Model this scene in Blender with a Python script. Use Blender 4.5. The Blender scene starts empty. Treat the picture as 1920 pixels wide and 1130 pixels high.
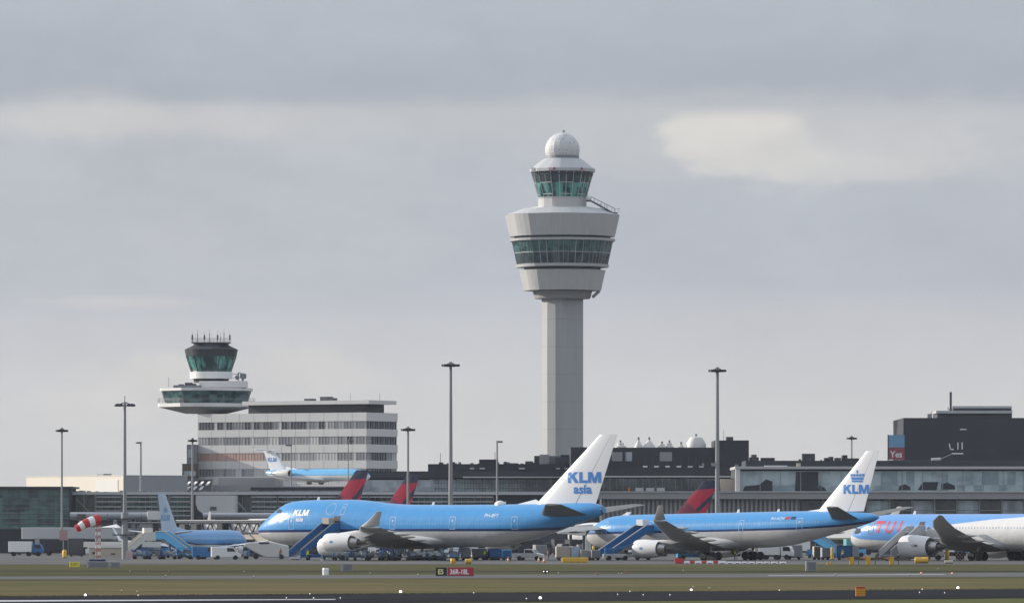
import bpy, bmesh, math, random
from mathutils import Vector, Matrix
R = math.radians
random.seed(7)
SC = bpy.context.scene
COL = SC.collection

# ------------------------------------------------------------------ camera
FP, HC, YH = 12000.0, 5.0, 990.0        # focal length and horizon in photo pixels, eye height
cam = bpy.data.cameras.new("camera")
cam.sensor_width = 36.0
cam.lens = 36.0 * FP / 1920.0
cam.shift_y = (YH - 565.0) / 1920.0
cam.clip_start, cam.clip_end = 1.0, 20000.0
cob = bpy.data.objects.new("camera", cam)
cob.location = (0, 0, HC)
cob.rotation_euler = (R(90), 0, 0)
COL.objects.link(cob)
SC.camera = cob

# ------------------------------------------------------------------ view
SC.view_settings.view_transform = 'Standard'
SC.view_settings.look = 'None'
SC.view_settings.exposure = 0.0
SC.view_settings.gamma = 1.0
SC.view_settings.use_curve_mapping = False

# ------------------------------------------------------------------ node helpers
def lin(c):
    return tuple(((v / 255.0) / 12.92 if v / 255.0 <= .04045 else ((v / 255.0 + .055) / 1.055) ** 2.4) for v in c)

class NT:
    def __init__(s, tree):
        s.t = tree
    def n(s, kind, **kw):
        nd = s.t.nodes.new(kind)
        for k, v in kw.items():
            setattr(nd, k, v)
        return nd
    def put(s, inp, v):
        if hasattr(v, 'is_output') or isinstance(v, bpy.types.NodeSocket):
            s.t.links.new(v, inp)
        elif v is not None:
            inp.default_value = v
    def m(s, op, a, b=None, c=None, clamp=False):
        nd = s.n('ShaderNodeMath', operation=op, use_clamp=clamp)
        s.put(nd.inputs[0], a)
        if b is not None: s.put(nd.inputs[1], b)
        if c is not None: s.put(nd.inputs[2], c)
        return nd.outputs[0]
    def mix(s, f, a, b, blend='MIX'):
        nd = s.n('ShaderNodeMix', data_type='RGBA', blend_type=blend)
        s.put(nd.inputs[0], f)
        for i, v in ((6, a), (7, b)):
            if isinstance(v, tuple): v = (v[0], v[1], v[2], 1)
            s.put(nd.inputs[i], v)
        return nd.outputs[2]
    def ramp(s, f, stops, interp='LINEAR'):
        nd = s.n('ShaderNodeValToRGB')
        cr = nd.color_ramp
        cr.interpolation = interp
        while len(cr.elements) < len(stops): cr.elements.new(.5)
        for e, (p, c) in zip(cr.elements, stops):
            e.position = p
            if not isinstance(c, tuple): c = (c, c, c)
            e.color = (c[0], c[1], c[2], 1)
        s.put(nd.inputs[0], f)
        return nd.outputs[0]
    def noise(s, vec, scale, detail=3, rough=.55, dims='3D'):
        nd = s.n('ShaderNodeTexNoise', noise_dimensions=dims)
        s.put(nd.inputs['Vector'], vec)
        nd.inputs['Scale'].default_value = scale
        nd.inputs['Detail'].default_value = detail
        nd.inputs['Roughness'].default_value = rough
        return nd.outputs[0]
    def vec(s, x, y, z):
        nd = s.n('ShaderNodeCombineXYZ')
        s.put(nd.inputs[0], x); s.put(nd.inputs[1], y); s.put(nd.inputs[2], z)
        return nd.outputs[0]
    def sep(s, v):
        nd = s.n('ShaderNodeSeparateXYZ')
        s.put(nd.inputs[0], v)
        return nd.outputs

# ------------------------------------------------------------------ sky and sun
SUN_AZ = -110.0      # degrees from the direction that faces the camera, towards the west (screen left)
SUN_EL = 20.0
world = bpy.data.worlds.new("World")
SC.world = world
world.use_nodes = True
wt = world.node_tree
wt.nodes.clear()
W = NT(wt)
tc = W.n('ShaderNodeTexCoord')
dx, dy, dz = W.sep(tc.outputs['Generated'])[:3]
az = W.m('ARCTAN2', dx, dy)
el = W.m('ARCSINE', dz)
# cloud noise in the sky's own angles
cv = W.vec(W.m('MULTIPLY', az, 22.0), W.m('MULTIPLY', el, 75.0), 3.3)
n1 = W.noise(cv, 1.0, 4, .5)
cv2 = W.vec(W.m('MULTIPLY', az, 60.0), W.m('MULTIPLY', el, 190.0), 8.1)
n2 = W.noise(cv2, 1.0, 5, .55)
n4 = W.noise(W.vec(W.m('MULTIPLY', az, 38.0), W.m('MULTIPLY', el, 62.0), 1.7), 1.0, 6, .62)
n5 = W.noise(W.vec(W.m('MULTIPLY', az, 210.0), W.m('MULTIPLY', el, 320.0), 5.7), 1.0, 5, .62)
nn = W.m('ADD', W.m('ADD', W.m('MULTIPLY', W.m('SUBTRACT', n1, .5), .9), W.m('MULTIPLY', W.m('SUBTRACT', n2, .5), .7)), W.m('ADD', W.m('MULTIPLY', W.m('SUBTRACT', n4, .5), .9), W.m('MULTIPLY', W.m('SUBTRACT', n5, .5), .45)))
def EL(py): return (YH - py) / FP
def AZ(px): return (px - 960.0) / FP
eld = W.m('ADD', el, W.m('MULTIPLY', nn, .0032))
f = W.m('DIVIDE', eld, .1)
stops = [(990, (211, 211, 212)), (830, (210, 210, 211)), (720, (206, 207, 210)), (610, (199, 201, 207)),
         (530, (186, 190, 200)), (430, (184, 189, 199)), (300, (186, 191, 200)), (240, (190, 194, 201)), (208, (188, 192, 199)),
         (190, (176, 181, 192)), (130, (174, 180, 191)), (60, (178, 185, 195)), (0, (182, 189, 199))]
st = [(EL(p) / .1, lin(c)) for p, c in stops] + [(1.0, lin((196, 200, 207)))]
sky = W.ramp(f, st)
def patch(sky, px, py, rx, ry, col, k, soft=.6, nz=1.0, pw=2.0):
    a = W.m('DIVIDE', W.m('SUBTRACT', az, AZ(px)), rx / FP)
    b = W.m('DIVIDE', W.m('SUBTRACT', el, EL(py)), ry / FP)
    d = W.m('POWER', W.m('ADD', W.m('POWER', W.m('ABSOLUTE', a), pw), W.m('POWER', W.m('ABSOLUTE', b), pw)), 1.0 / pw)
    d = W.m('ADD', d, W.m('MULTIPLY', nn, -nz))
    mr = W.n('ShaderNodeMapRange', interpolation_type='SMOOTHSTEP')
    W.put(mr.inputs[0], d)
    mr.inputs[1].default_value = 1 + soft; mr.inputs[2].default_value = 1 - soft
    mr.inputs[3].default_value = 0; mr.inputs[4].default_value = k
    return W.mix(mr.outputs[0], sky, lin(col))
sky = patch(sky, 1480, 262, 430, 75, (196, 198, 202), .7, .4, .9, 4)
sky = patch(sky, 350, 420, 420, 140, (194, 198, 203), .6, .8, 1.5)
sky = patch(sky, 560, 90, 330, 50, (185, 190, 199), .5, .8, 1.5)
sky = patch(sky, 300, 232, 330, 34, (203, 203, 205), .8, .6)
sky = patch(sky, 150, 222, 120, 40, (208, 208, 208), .6, .7)
sky = patch(sky, 860, 222, 300, 28, (194, 196, 200), .7, .7)
flat = W.n('ShaderNodeMapRange', interpolation_type='SMOOTHSTEP')
W.put(flat.inputs[0], eld); flat.inputs[1].default_value = EL(194); flat.inputs[2].default_value = EL(226); flat.inputs[3].default_value = 0.0; flat.inputs[4].default_value = 1.0
base_sky = sky
sky = patch(sky, 1560, 275, 240, 58, (202, 203, 206), .85, .5, 1.1, 3)
sky = patch(sky, 1600, 318, 170, 20, (210, 209, 209), .6, .5, 1.3, 3)
sky = patch(sky, 1385, 266, 120, 60, (214, 212, 211), .9, .45, 1.9, 2.4)
sky = patch(sky, 1345, 262, 80, 56, (223, 220, 216), .8, .6, 1.9, 2.2)
sky = patch(sky, 1425, 228, 60, 20, (223, 219, 215), .7, .8, 1.2, 2)
sky = patch(sky, 1440, 300, 120, 30, (213, 212, 211), .6, .7, 1.2, 2)
sky = W.mix(flat.outputs[0], base_sky, sky)
sky = patch(sky, 300, 705, 160, 55, (214, 212, 211), .9, .4, 1.8)
sky = patch(sky, 200, 760, 130, 40, (212, 211, 211), .7, .5, 1.8)
sky = patch(sky, 240, 568, 150, 13, (208, 207, 208), .7, .6, 1.2)
sky = patch(sky, 570, 690, 120, 40, (213, 210, 209), .8, .6, 1.6)
sky = patch(sky, 1560, 600, 330, 30, (197, 198, 202), .6, .8)
sky = patch(sky, 870, 760, 180, 35, (207, 206, 206), .5, .8)
fine = W.m('ADD', 1.0, W.m('ADD', W.m('MULTIPLY', W.m('SUBTRACT', n4, .5), .20), W.m('ADD', W.m('MULTIPLY', W.m('SUBTRACT', n2, .5), .05), W.m('MULTIPLY', W.m('SUBTRACT', n5, .5), .03))))
fcol = W.n('ShaderNodeVectorMath', operation='SCALE')
W.put(fcol.inputs[0], sky); W.put(fcol.inputs['Scale'], fine)
sky = fcol.outputs[0]
# higher up, and all round, the overcast is thinner and brighter
hi = W.n('ShaderNodeMapRange', interpolation_type='SMOOTHSTEP')
W.put(hi.inputs[0], el)
hi.inputs[1].default_value = .1; hi.inputs[2].default_value = .7
hi.inputs[3].default_value = 1.0; hi.inputs[4].default_value = 1.38
bk = W.n('ShaderNodeMapRange', interpolation_type='SMOOTHSTEP')
W.put(bk.inputs[0], dy)
bk.inputs[1].default_value = .7; bk.inputs[2].default_value = -.6
bk.inputs[3].default_value = 1.0; bk.inputs[4].default_value = 1.0
bro = W.noise(tc.outputs['Generated'], 5.0, 4, .6)
bs = W.m('ADD', 1.0, W.m('MULTIPLY', W.m('MULTIPLY', W.m('SUBTRACT', bro, .5), 1.0), W.m('MULTIPLY', W.m('SUBTRACT', hi.outputs[0], 1.0), 1.3)))
k = W.m('MULTIPLY', W.m('MULTIPLY', hi.outputs[0], bk.outputs[0]), bs)
sc2 = W.n('ShaderNodeVectorMath', operation='SCALE')
W.put(sc2.inputs[0], sky); W.put(sc2.inputs['Scale'], k)
tint = W.n('ShaderNodeVectorMath', operation='MULTIPLY')
W.put(tint.inputs[0], sc2.outputs[0])
tcol = W.mix(W.m('SUBTRACT', W.m('MULTIPLY', hi.outputs[0], 2.0), 2.0), (1, 1, 1), (.93, 1.0, 1.10))
W.put(tint.inputs[1], tcol)
nish = W.n('ShaderNodeTexSky', sky_type='NISHITA')
nish.sun_disc = False
nish.sun_elevation = R(SUN_EL)
nish.sun_rotation = R(180 + 180 + SUN_AZ + 0) if False else R(180 - SUN_AZ)
bg1 = W.n('ShaderNodeBackground'); W.put(bg1.inputs[0], nish.outputs[0]); bg1.inputs[1].default_value = .08
bg2 = W.n('ShaderNodeBackground'); W.put(bg2.inputs[0], tint.outputs[0]); bg2.inputs[1].default_value = 1.0
ms = W.n('ShaderNodeMixShader'); ms.inputs[0].default_value = .94
wt.links.new(bg1.outputs[0], ms.inputs[1]); wt.links.new(bg2.outputs[0], ms.inputs[2])
wo = W.n('ShaderNodeOutputWorld'); wt.links.new(ms.outputs[0], wo.inputs[0])

# sun: from the west side, a little behind the subject
a = R(SUN_AZ)
sd = Vector((math.sin(a) * math.cos(R(SUN_EL)), -math.cos(a) * math.cos(R(SUN_EL)), math.sin(R(SUN_EL))))
sl = bpy.data.lights.new("sun", 'SUN')
sl.energy = 5.0
sl.angle = R(.5)
sl.color = (1.0, .92, .82)
so = bpy.data.objects.new("sun", sl)
so.rotation_euler = sd.to_track_quat('Z', 'Y').to_euler()
so.location = sd * 500
COL.objects.link(so)
nish.sun_rotation = math.atan2(sd.x, sd.y)

# ------------------------------------------------------------------ mesh helpers
def X(px, D): return (px - 960.0) * D / FP
def Z(py, D): return HC + (YH - py) * D / FP

class MB:
    def __init__(s):
        s.v, s.f, s.mi = [], [], []
    def add(s, vs, fs, m=0):
        o = len(s.v)
        s.v += [tuple(p) for p in vs]
        for f in fs:
            s.f.append(tuple(i + o for i in f)); s.mi.append(m)
        return s
    def box(s, x0, x1, y0, y1, z0, z1, m=0):
        vs = [(x, y, z) for z in (z0, z1) for y in (y0, y1) for x in (x0, x1)]
        return s.add(vs, [(0, 2, 3, 1), (4, 5, 7, 6), (0, 1, 5, 4), (2, 6, 7, 3), (0, 4, 6, 2), (1, 3, 7, 5)], m)
    def cb(s, c, d, m=0, rz=0, M=None):
        """box by centre and size, turned by rz"""
        b = MB().box(-d[0] / 2, d[0] / 2, -d[1] / 2, d[1] / 2, -d[2] / 2, d[2] / 2)
        T = Matrix.Translation(Vector(c)) @ (M if M is not None else Matrix.Rotation(rz, 4, 'Z'))
        return s.add([T @ Vector(p) for p in b.v], b.f, m)
    def poly(s, pts, m=0):
        return s.add(pts, [tuple(range(len(pts)))], m)
    def prism(s, pts, z0, z1, m=0, pts1=None, cap=True):
        n = len(pts); q = pts1 or pts
        vs = [(p[0], p[1], z0) for p in pts] + [(p[0], p[1], z1) for p in q]
        fs = [(i, (i + 1) % n, n + (i + 1) % n, n + i) for i in range(n)]
        if cap: fs += [tuple(range(n - 1, -1, -1)), tuple(range(n, 2 * n))]
        return s.add(vs, fs, m)
    def loft(s, rings, m=0, cap0=True, cap1=True):
        n = len(rings[0]); vs = []; fs = []
        for r in rings: vs += [tuple(p) for p in r]
        for k in range(len(rings) - 1):
            for i in range(n):
                j = (i + 1) % n
                fs.append((k * n + i, k * n + j, (k + 1) * n + j, (k + 1) * n + i))
        if cap0: fs.append(tuple(range(n - 1, -1, -1)))
        if cap1: fs.append(tuple(range((len(rings) - 1) * n, len(rings) * n)))
        return s.add(vs, fs, m)
    def tube(s, p0, p1, r0, r1=None, n=8, m=0):
        p0, p1 = Vector(p0), Vector(p1); r1 = r0 if r1 is None else r1
        d = (p1 - p0).normalized()
        a = d.orthogonal().normalized(); b = d.cross(a)
        rings = [[p + a * math.cos(2 * math.pi * i / n) * r + b * math.sin(2 * math.pi * i / n) * r for i in range(n)] for p, r in ((p0, r0), (p1, r1))]
        return s.loft(rings, m)
    def lathe(s, prof, c=(0, 0, 0), n=24, m=0, axis='Z', cap0=True, cap1=True):
        """prof: (radius, position along the axis)"""
        rings = []
        for r, h in prof:
            ring = []
            for i in range(n):
                t = 2 * math.pi * i / n
                if axis == 'Z': p = (c[0] + r * math.cos(t), c[1] + r * math.sin(t), c[2] + h)
                elif axis == 'X': p = (c[0] + h, c[1] + r * math.cos(t), c[2] + r * math.sin(t))
                else: p = (c[0] + r * math.cos(t), c[1] + h, c[2] + r * math.sin(t))
                ring.append(p)
            rings.append(ring)
        return s.loft(rings, m, cap0, cap1)
    def build(s, name, mats, parent=None, smooth=0, kind=None, bevel=0):
        me = bpy.data.meshes.new(name)
        me.from_pydata(s.v, [], s.f)
        if not isinstance(mats, (list, tuple)): mats = [mats]
        for m in mats: me.materials.append(m)
        me.polygons.foreach_set('material_index', s.mi)
        bm = bmesh.new(); bm.from_mesh(me)
        bmesh.ops.recalc_face_normals(bm, faces=bm.faces)
        bm.to_mesh(me); bm.free()
        if smooth:
            me.polygons.foreach_set('use_smooth', [True] * len(me.polygons))
            me.set_sharp_from_angle(angle=R(smooth))
        o = bpy.data.objects.new(name, me)
        COL.objects.link(o)
        if parent is not None: o.parent = parent
        if kind: o['kind'] = kind
        if bevel:
            md = o.modifiers.new('bevel', 'BEVEL'); md.width = bevel; md.segments = 1; md.limit_method = 'ANGLE'
        return o

def thing(name, label, cat, loc=(0, 0, 0), rz=0.0, group=None):
    o = bpy.data.objects.new(name, None)
    o.empty_display_size = .5
    COL.objects.link(o)
    o.location = loc; o.rotation_euler = (0, 0, rz)
    o['label'] = label; o['category'] = cat
    if group: o['group'] = group
    return o
def tag(o, label, cat, group=None):
    o['label'] = label; o['category'] = cat
    if group: o['group'] = group
    return o
def copy_tree(o, parent=None, label=None, loc=None, rz=None, scale=None):
    c = o.copy(); COL.objects.link(c)
    if parent is not None: c.parent = parent
    if label: c['label'] = label
    if loc is not None: c.location = loc
    if rz is not None: c.rotation_euler = (0, 0, rz)
    if scale is not None: c.scale = (scale,) * 3
    for ch in list(o.children):
        copy_tree(ch, c)
    return c

# ------------------------------------------------------------------ materials
def pmat(name, col, rough=.6, metal=0.0, var=.12, scale=.6, streak=False, spec=None, bump=0.0, coat=0.0):
    m = bpy.data.materials.new(name); m.use_nodes = True
    T = NT(m.node_tree); b = m.node_tree.nodes['Principled BSDF']
    t = T.n('ShaderNodeTexCoord'); v = t.outputs['Object']
    if streak:
        x, y, z = T.sep(v)[:3]
        v = T.vec(x, y, T.m('MULTIPLY', z, .12))
    n = T.noise(v, scale, 5, .6)
    g = T.m('ADD', 1 - var / 2, T.m('MULTIPLY', n, var))
    sc = T.n('ShaderNodeVectorMath', operation='SCALE'); sc.inputs[0].default_value = col[:3]
    T.put(sc.inputs['Scale'], g)
    T.put(b.inputs['Base Color'], sc.outputs[0])
    b.inputs['Roughness'].default_value = rough
    b.inputs['Metallic'].default_value = metal
    if spec is not None: b.inputs['Specular IOR Level'].default_value = spec
    if coat: b.inputs['Coat Weight'].default_value = coat; b.inputs['Coat Roughness'].default_value = .15
    if bump:
        bp = T.n('ShaderNodeBump'); bp.inputs['Strength'].default_value = bump
        T.put(bp.inputs['Height'], T.noise(v, scale * 6, 3)); T.put(b.inputs['Normal'], bp.outputs[0])
    return m
def emat(name, col, e):
    m = bpy.data.materials.new(name); m.use_nodes = True
    b = m.node_tree.nodes['Principled BSDF']
    b.inputs['Base Color'].default_value = (*col, 1)
    b.inputs['Emission Color'].default_value = (*col, 1); b.inputs['Emission Strength'].default_value = e
    return m
def glassmat(name, c1, c2, scale=.4, rough=.12, sx=1.0, sz=1.0):
    """tinted glazing with uneven things seen inside"""
    m = bpy.data.materials.new(name); m.use_nodes = True
    T = NT(m.node_tree); b = m.node_tree.nodes['Principled BSDF']
    t = T.n('ShaderNodeTexCoord'); x, y, z = T.sep(t.outputs['Object'])[:3]
    v = T.vec(T.m('MULTIPLY', x, sx), y, T.m('MULTIPLY', z, sz))
    n = T.noise(v, scale, 4, .6)
    wn = T.n('ShaderNodeTexWhiteNoise', noise_dimensions='3D')
    T.put(wn.inputs['Vector'], T.vec(T.m('FLOOR', T.m('DIVIDE', x, 1.75)), T.m('FLOOR', T.m('DIVIDE', y, 2.2)), T.m('FLOOR', T.m('DIVIDE', z, 2.8))))
    n = T.m('ADD', n, T.m('MULTIPLY', T.m('SUBTRACT', wn.outputs[0], .5), .26))
    T.put(b.inputs['Base Color'], T.ramp(n, [(.35, c1), (.62, c2)]))
    b.inputs['Roughness'].default_value = rough
    b.inputs['Specular IOR Level'].default_value = .6
    return m

M = {}
def defm(k, *a, **kw): M[k] = pmat(k, *a, **kw); return M[k]
defm('white_paint', (.78, .78, .77), .35, var=.08)
defm('offwhite', (.62, .61, .58), .5, var=.15)
defm('cream_cladding', (.62, .57, .49), .6, var=.12, scale=.15)
defm('grey_paint', (.30, .31, .33), .5)
defm('mid_grey', (.19, .20, .22), .6)
defm('light_grey', (.46, .47, .48), .55, streak=True)
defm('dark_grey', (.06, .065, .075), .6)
defm('galvanised', (.27, .28, .29), .45, metal=.3)
defm('black_metal', (.018, .02, .024), .6)
defm('rubber', (.02, .02, .022), .85)
defm('concrete_tower', (.37, .375, .38), .75, var=.38, scale=.25, streak=True)
defm('concrete_panel', (.46, .46, .455), .65, var=.1, scale=.3, streak=True)
defm('concrete_wall', (.30, .30, .30), .8, var=.25, scale=.2, streak=True)
defm('roof_dark', (.03, .034, .042), .7, var=.4, scale=.2)
defm('cladding_dark', (.022, .026, .036), .55, var=.5, scale=.15, streak=True)
defm('office_white', (.66, .65, .635), .7, var=.12, scale=.3, streak=True)
defm('brown_cladding', (.10, .075, .06), .7)
defm('stair_blue', (.02, .12, .30), .4)
defm('cart_blue', (.02, .14, .34), .45, var=.4, scale=2)
defm('light_blue', (.10, .42, .72), .4)
defm('navy', (.012, .025, .10), .4)
defm('red', (.50, .02, .025), .5)
defm('dull_red', (.32, .045, .06), .6)
defm('orange', (.62, .17, .02), .5)
defm('yellow', (.66, .40, .03), .45, var=.2, scale=1)
defm('sign_yellow', (.75, .66, .08), .5)
defm('beige', (.48, .42, .34), .6)
defm('steel', (.45, .44, .42), .3, metal=.85)
defm('burnt_metal', (.10, .09, .085), .45, metal=.5)
defm('skin', (.45, .28, .2), .6)
defm('hivis', (.62, .75, .06), .6)
defm('tarp', (.42, .45, .48), .6, var=.5, scale=2.5)
def drum_mat():
    m = bpy.data.materials.new('drum_panel'); m.use_nodes = True
    T = NT(m.node_tree); b = m.node_tree.nodes['Principled BSDF']
    t = T.n('ShaderNodeTexCoord'); x, y, z = T.sep(t.outputs['Object'])[:3]
    a = T.m('MULTIPLY', T.m('ARCTAN2', x, y), 16.0)
    seam = T.m('LESS_THAN', T.m('FRACT', a), .10)
    cell = T.noise(T.vec(T.m('FLOOR', a), 0.0, T.m('FLOOR', T.m('DIVIDE', z, 7.0))), 3.7, 1)
    n = T.noise(T.vec(T.m('MULTIPLY', x, 1.0), y, T.m('MULTIPLY', z, .1)), .9, 5, .65)
    g = T.m('SUBTRACT', T.m('ADD', .82, T.m('ADD', T.m('MULTIPLY', n, .20), T.m('MULTIPLY', cell, .16))), T.m('MULTIPLY', seam, .10))
    sc = T.n('ShaderNodeVectorMath', operation='SCALE'); sc.inputs[0].default_value = (.46, .46, .455); T.put(sc.inputs['Scale'], g)
    T.put(b.inputs['Base Color'], sc.outputs[0]); b.inputs['Roughness'].default_value = .55
    return m
M['concrete_panel'] = drum_mat()
M['window_dark'] = glassmat('window_dark', (.02, .035, .042), (.06, .085, .09), .5)
M['window_teal'] = glassmat('window_teal', (.018, .040, .048), (.075, .17, .165), .35, sz=2)
M['cab_teal'] = glassmat('cab_teal', (.012, .04, .045), (.11, .33, .29), .5, sz=.6)
M['window_blue'] = glassmat('window_blue', (.20, .28, .32), (.42, .52, .55), .12, sz=2)
M['window_pale'] = glassmat('window_pale', (.18, .21, .24), (.42, .46, .50), .25, rough=.3)
M['cockpit_glass'] = glassmat('cockpit_glass', (.02, .025, .03), (.05, .06, .07), .5)
defm('tunnel_grey', (.27, .29, .32), .6, streak=True)
defm('door_outline', (.30, .46, .66), .5)
M['lamp_on'] = emat('lamp_on', (1.0, .93, .8), 6.0)
M['lamp_dim'] = emat('lamp_dim', (1.0, .93, .85), 1.6)
M['lamp_amber'] = emat('lamp_amber', (1.0, .35, .25), .6)
M['lamp_glass'] = pmat('lamp_glass', (.5, .5, .5), .2)

# ------------------------------------------------------------------ ground (structure)
def gmat(name, stops, sx, sy, scale=1.0, rough=.9, detail=6, speck=None, fine=0.0):
    m = bpy.data.materials.new(name); m.use_nodes = True
    T = NT(m.node_tree); b = m.node_tree.nodes['Principled BSDF']
    t = T.n('ShaderNodeTexCoord'); x, y, z = T.sep(t.outputs['Object'])[:3]
    v = T.vec(T.m('MULTIPLY', x, sx), T.m('MULTIPLY', y, sy), 0.0)
    n = T.noise(v, scale, detail, .65)
    c = T.ramp(n, stops)
    n3 = T.noise(T.vec(T.m('MULTIPLY', x, sx * 9), T.m('MULTIPLY', y, sy * 5), 4.0), scale, 4, .7)
    g = T.m('ADD', 1 - fine * .5, T.m('MULTIPLY', n3, fine))
    sc = T.n('ShaderNodeVectorMath', operation='SCALE'); T.put(sc.inputs[0], c); T.put(sc.inputs['Scale'], g)
    T.put(b.inputs['Base Color'], sc.outputs[0])
    b.inputs['Roughness'].default_value = rough
    b.inputs['Specular IOR Level'].default_value = .04
    return m
grass_m = gmat('grass_winter', [(.3, (.050, .056, .022)), (.5, (.080, .076, .034)), (.68, (.112, .096, .048))], .03, .05, 1.0, 1.0, fine=.6)
brown_m = gmat('grass_dry', [(.30, (.070, .072, .028)), (.45, (.100, .092, .040)), (.56, (.130, .105, .050)), (.7, (.150, .110, .062))], .03, .06, 1.0, 1.0, fine=.6)
green_m = gmat('grass_green', [(.3, (.070, .078, .028)), (.7, (.115, .115, .045))], .06, .03, 1.0, 1.0, fine=.4)
dark_m = gmat('ditch_dark', [(.3, (.030, .032, .022)), (.7, (.055, .055, .038))], .05, .05)
asph_m = gmat('asphalt', [(.3, (.010, .011, .014)), (.7, (.020, .021, .026))], .03, .02, rough=.9, fine=.25)
taxi_m = gmat('taxiway_concrete', [(.3, (.095, .098, .098)), (.7, (.15, .153, .153))], .02, .08, rough=.85, fine=.2)
apron_m = gmat('apron_concrete', [(.3, (.10, .10, .10)), (.7, (.155, .155, .15))], .03, .01, rough=.9, fine=.25)
paint_m = gmat('road_paint', [(.3, (.42, .43, .46)), (.7, (.62, .62, .64))], .08, .4, rough=.8)

def sheet(name, z, mat, near, far, x0=-170, x1=170, n=34, wob=0.0, kind='structure'):
    """strip of ground between two straight borders near(x), far(x)"""
    mb = MB(); rng = random.Random(len(name))
    xs = [x0 + (x1 - x0) * i / n for i in range(n + 1)]
    lo = [(x, near(x) + rng.uniform(-wob, wob), z) for x in xs]
    hi = [(x, far(x) + rng.uniform(-wob, wob), z) for x in xs]
    for i in range(n):
        mb.poly([lo[i], lo[i + 1], hi[i + 1], hi[i]])
    return mb.build(name, mat, kind=kind)
def Dg(py): return FP * HC / (py - YH)
def ln(px0, py0, px1, py1):
    """straight line on the ground through two sighted points"""
    a = (X(px0, Dg(py0)), Dg(py0)); b = (X(px1, Dg(py1)), Dg(py1))
    k = (b[1] - a[1]) / (b[0] - a[0])
    return lambda x: a[1] + k * (x - a[0])
cst = lambda d: (lambda x: d)
g = MB().box(-2500, 2500, -300, 3400, -1.0, 0).build('ground', green_m, kind='structure')
sheet('apron', .02, apron_m, lambda x: Dg(1057.5), cst(2600), -1500, 1500, 4)
rw_far = ln(113, 1117, 1800, 1105); rw_near = ln(1000, 1127.5, 1800, 1121.5)
tx_near = ln(113, 1085.5, 1800, 1081); tx_far = ln(113, 1080, 1800, 1073.5)
sheet('dry_grass', .012, brown_m, lambda x: rw_far(x) + .5, lambda x: tx_near(x) - 9, wob=1.2, n=90)
sheet('grass_margin', .016, grass_m, lambda x: tx_near(x) - 22, lambda x: tx_near(x) + .5, wob=2.5, n=120)
sheet('grass_verge', .008, grass_m, lambda x: rw_far(x) - 2, cst(Dg(1057)), -170, 170)
sheet('taxiway', .03, taxi_m, tx_near, tx_far, -160, 160)
sheet('service_road', .024, dark_m, cst(Dg(1071.8)), cst(Dg(1069.2)), -170, 170)
sheet('runway', .03, asph_m, rw_near, rw_far, -160, 160, 60, .15)
# painted runway edge line, ends part way along
def edge_c(x): return ln(113, 1126.0, 650, 1124.0)(x)
wl = MB()
xa, xb = -60.0, X(628, Dg(1124.2))
N = 40
for i in range(N):
    x0 = xa + (xb - xa) * i / N; x1 = xa + (xb - xa) * (i + 1) / N
    w0 = 9.5 * max(0.05, 1 - (x0 - xa) / (xb - xa)) ** .7; w1 = 9.5 * max(0.05, 1 - (x1 - xa) / (xb - xa)) ** .7
    wl.poly([(x0, edge_c(x0) - w0, .045), (x1, edge_c(x1) - w1, .045), (x1, edge_c(x1) + 3.2, .045), (x0, edge_c(x0) + 3.2, .045)])
wl.build('runway_marking', paint_m, kind='structure')
tl = MB()
tcn = ln(1420, 1079.0, 1700, 1076.8)
for i in range(20):
    x0 = X(1430, 690) + i * 1.0
    tl.poly([(x0, tcn(x0) - 2.2, .04), (x0 + 1.0, tcn(x0 + 1) - 2.2, .04), (x0 + 1.0, tcn(x0 + 1) + 2.2, .04), (x0, tcn(x0) + 2.2, .04)])
tl.build('taxiway_marking', paint_m, kind='structure')
# tufts of taller grass along the runway edge
tf = MB(); rng = random.Random(3)
for i in range(9000):
    x = rng.uniform(-60, 70); y = rw_far(x) + abs(rng.gauss(0, 1.6)) + .1
    h = rng.uniform(.02, .09) * (1.6 if rng.random() < .04 else 1)
    w = rng.uniform(.01, .05); l = rng.uniform(-.1, .1)
    tf.poly([(x - w, y, 0), (x + w, y + rng.uniform(-.1, .1), 0), (x + l, y, h)])
tuft = tf.build('grass_tufts', grass_m, kind='stuff')
tag(tuft, 'short dry grass tufts along the runway verge', 'grass')

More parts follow.
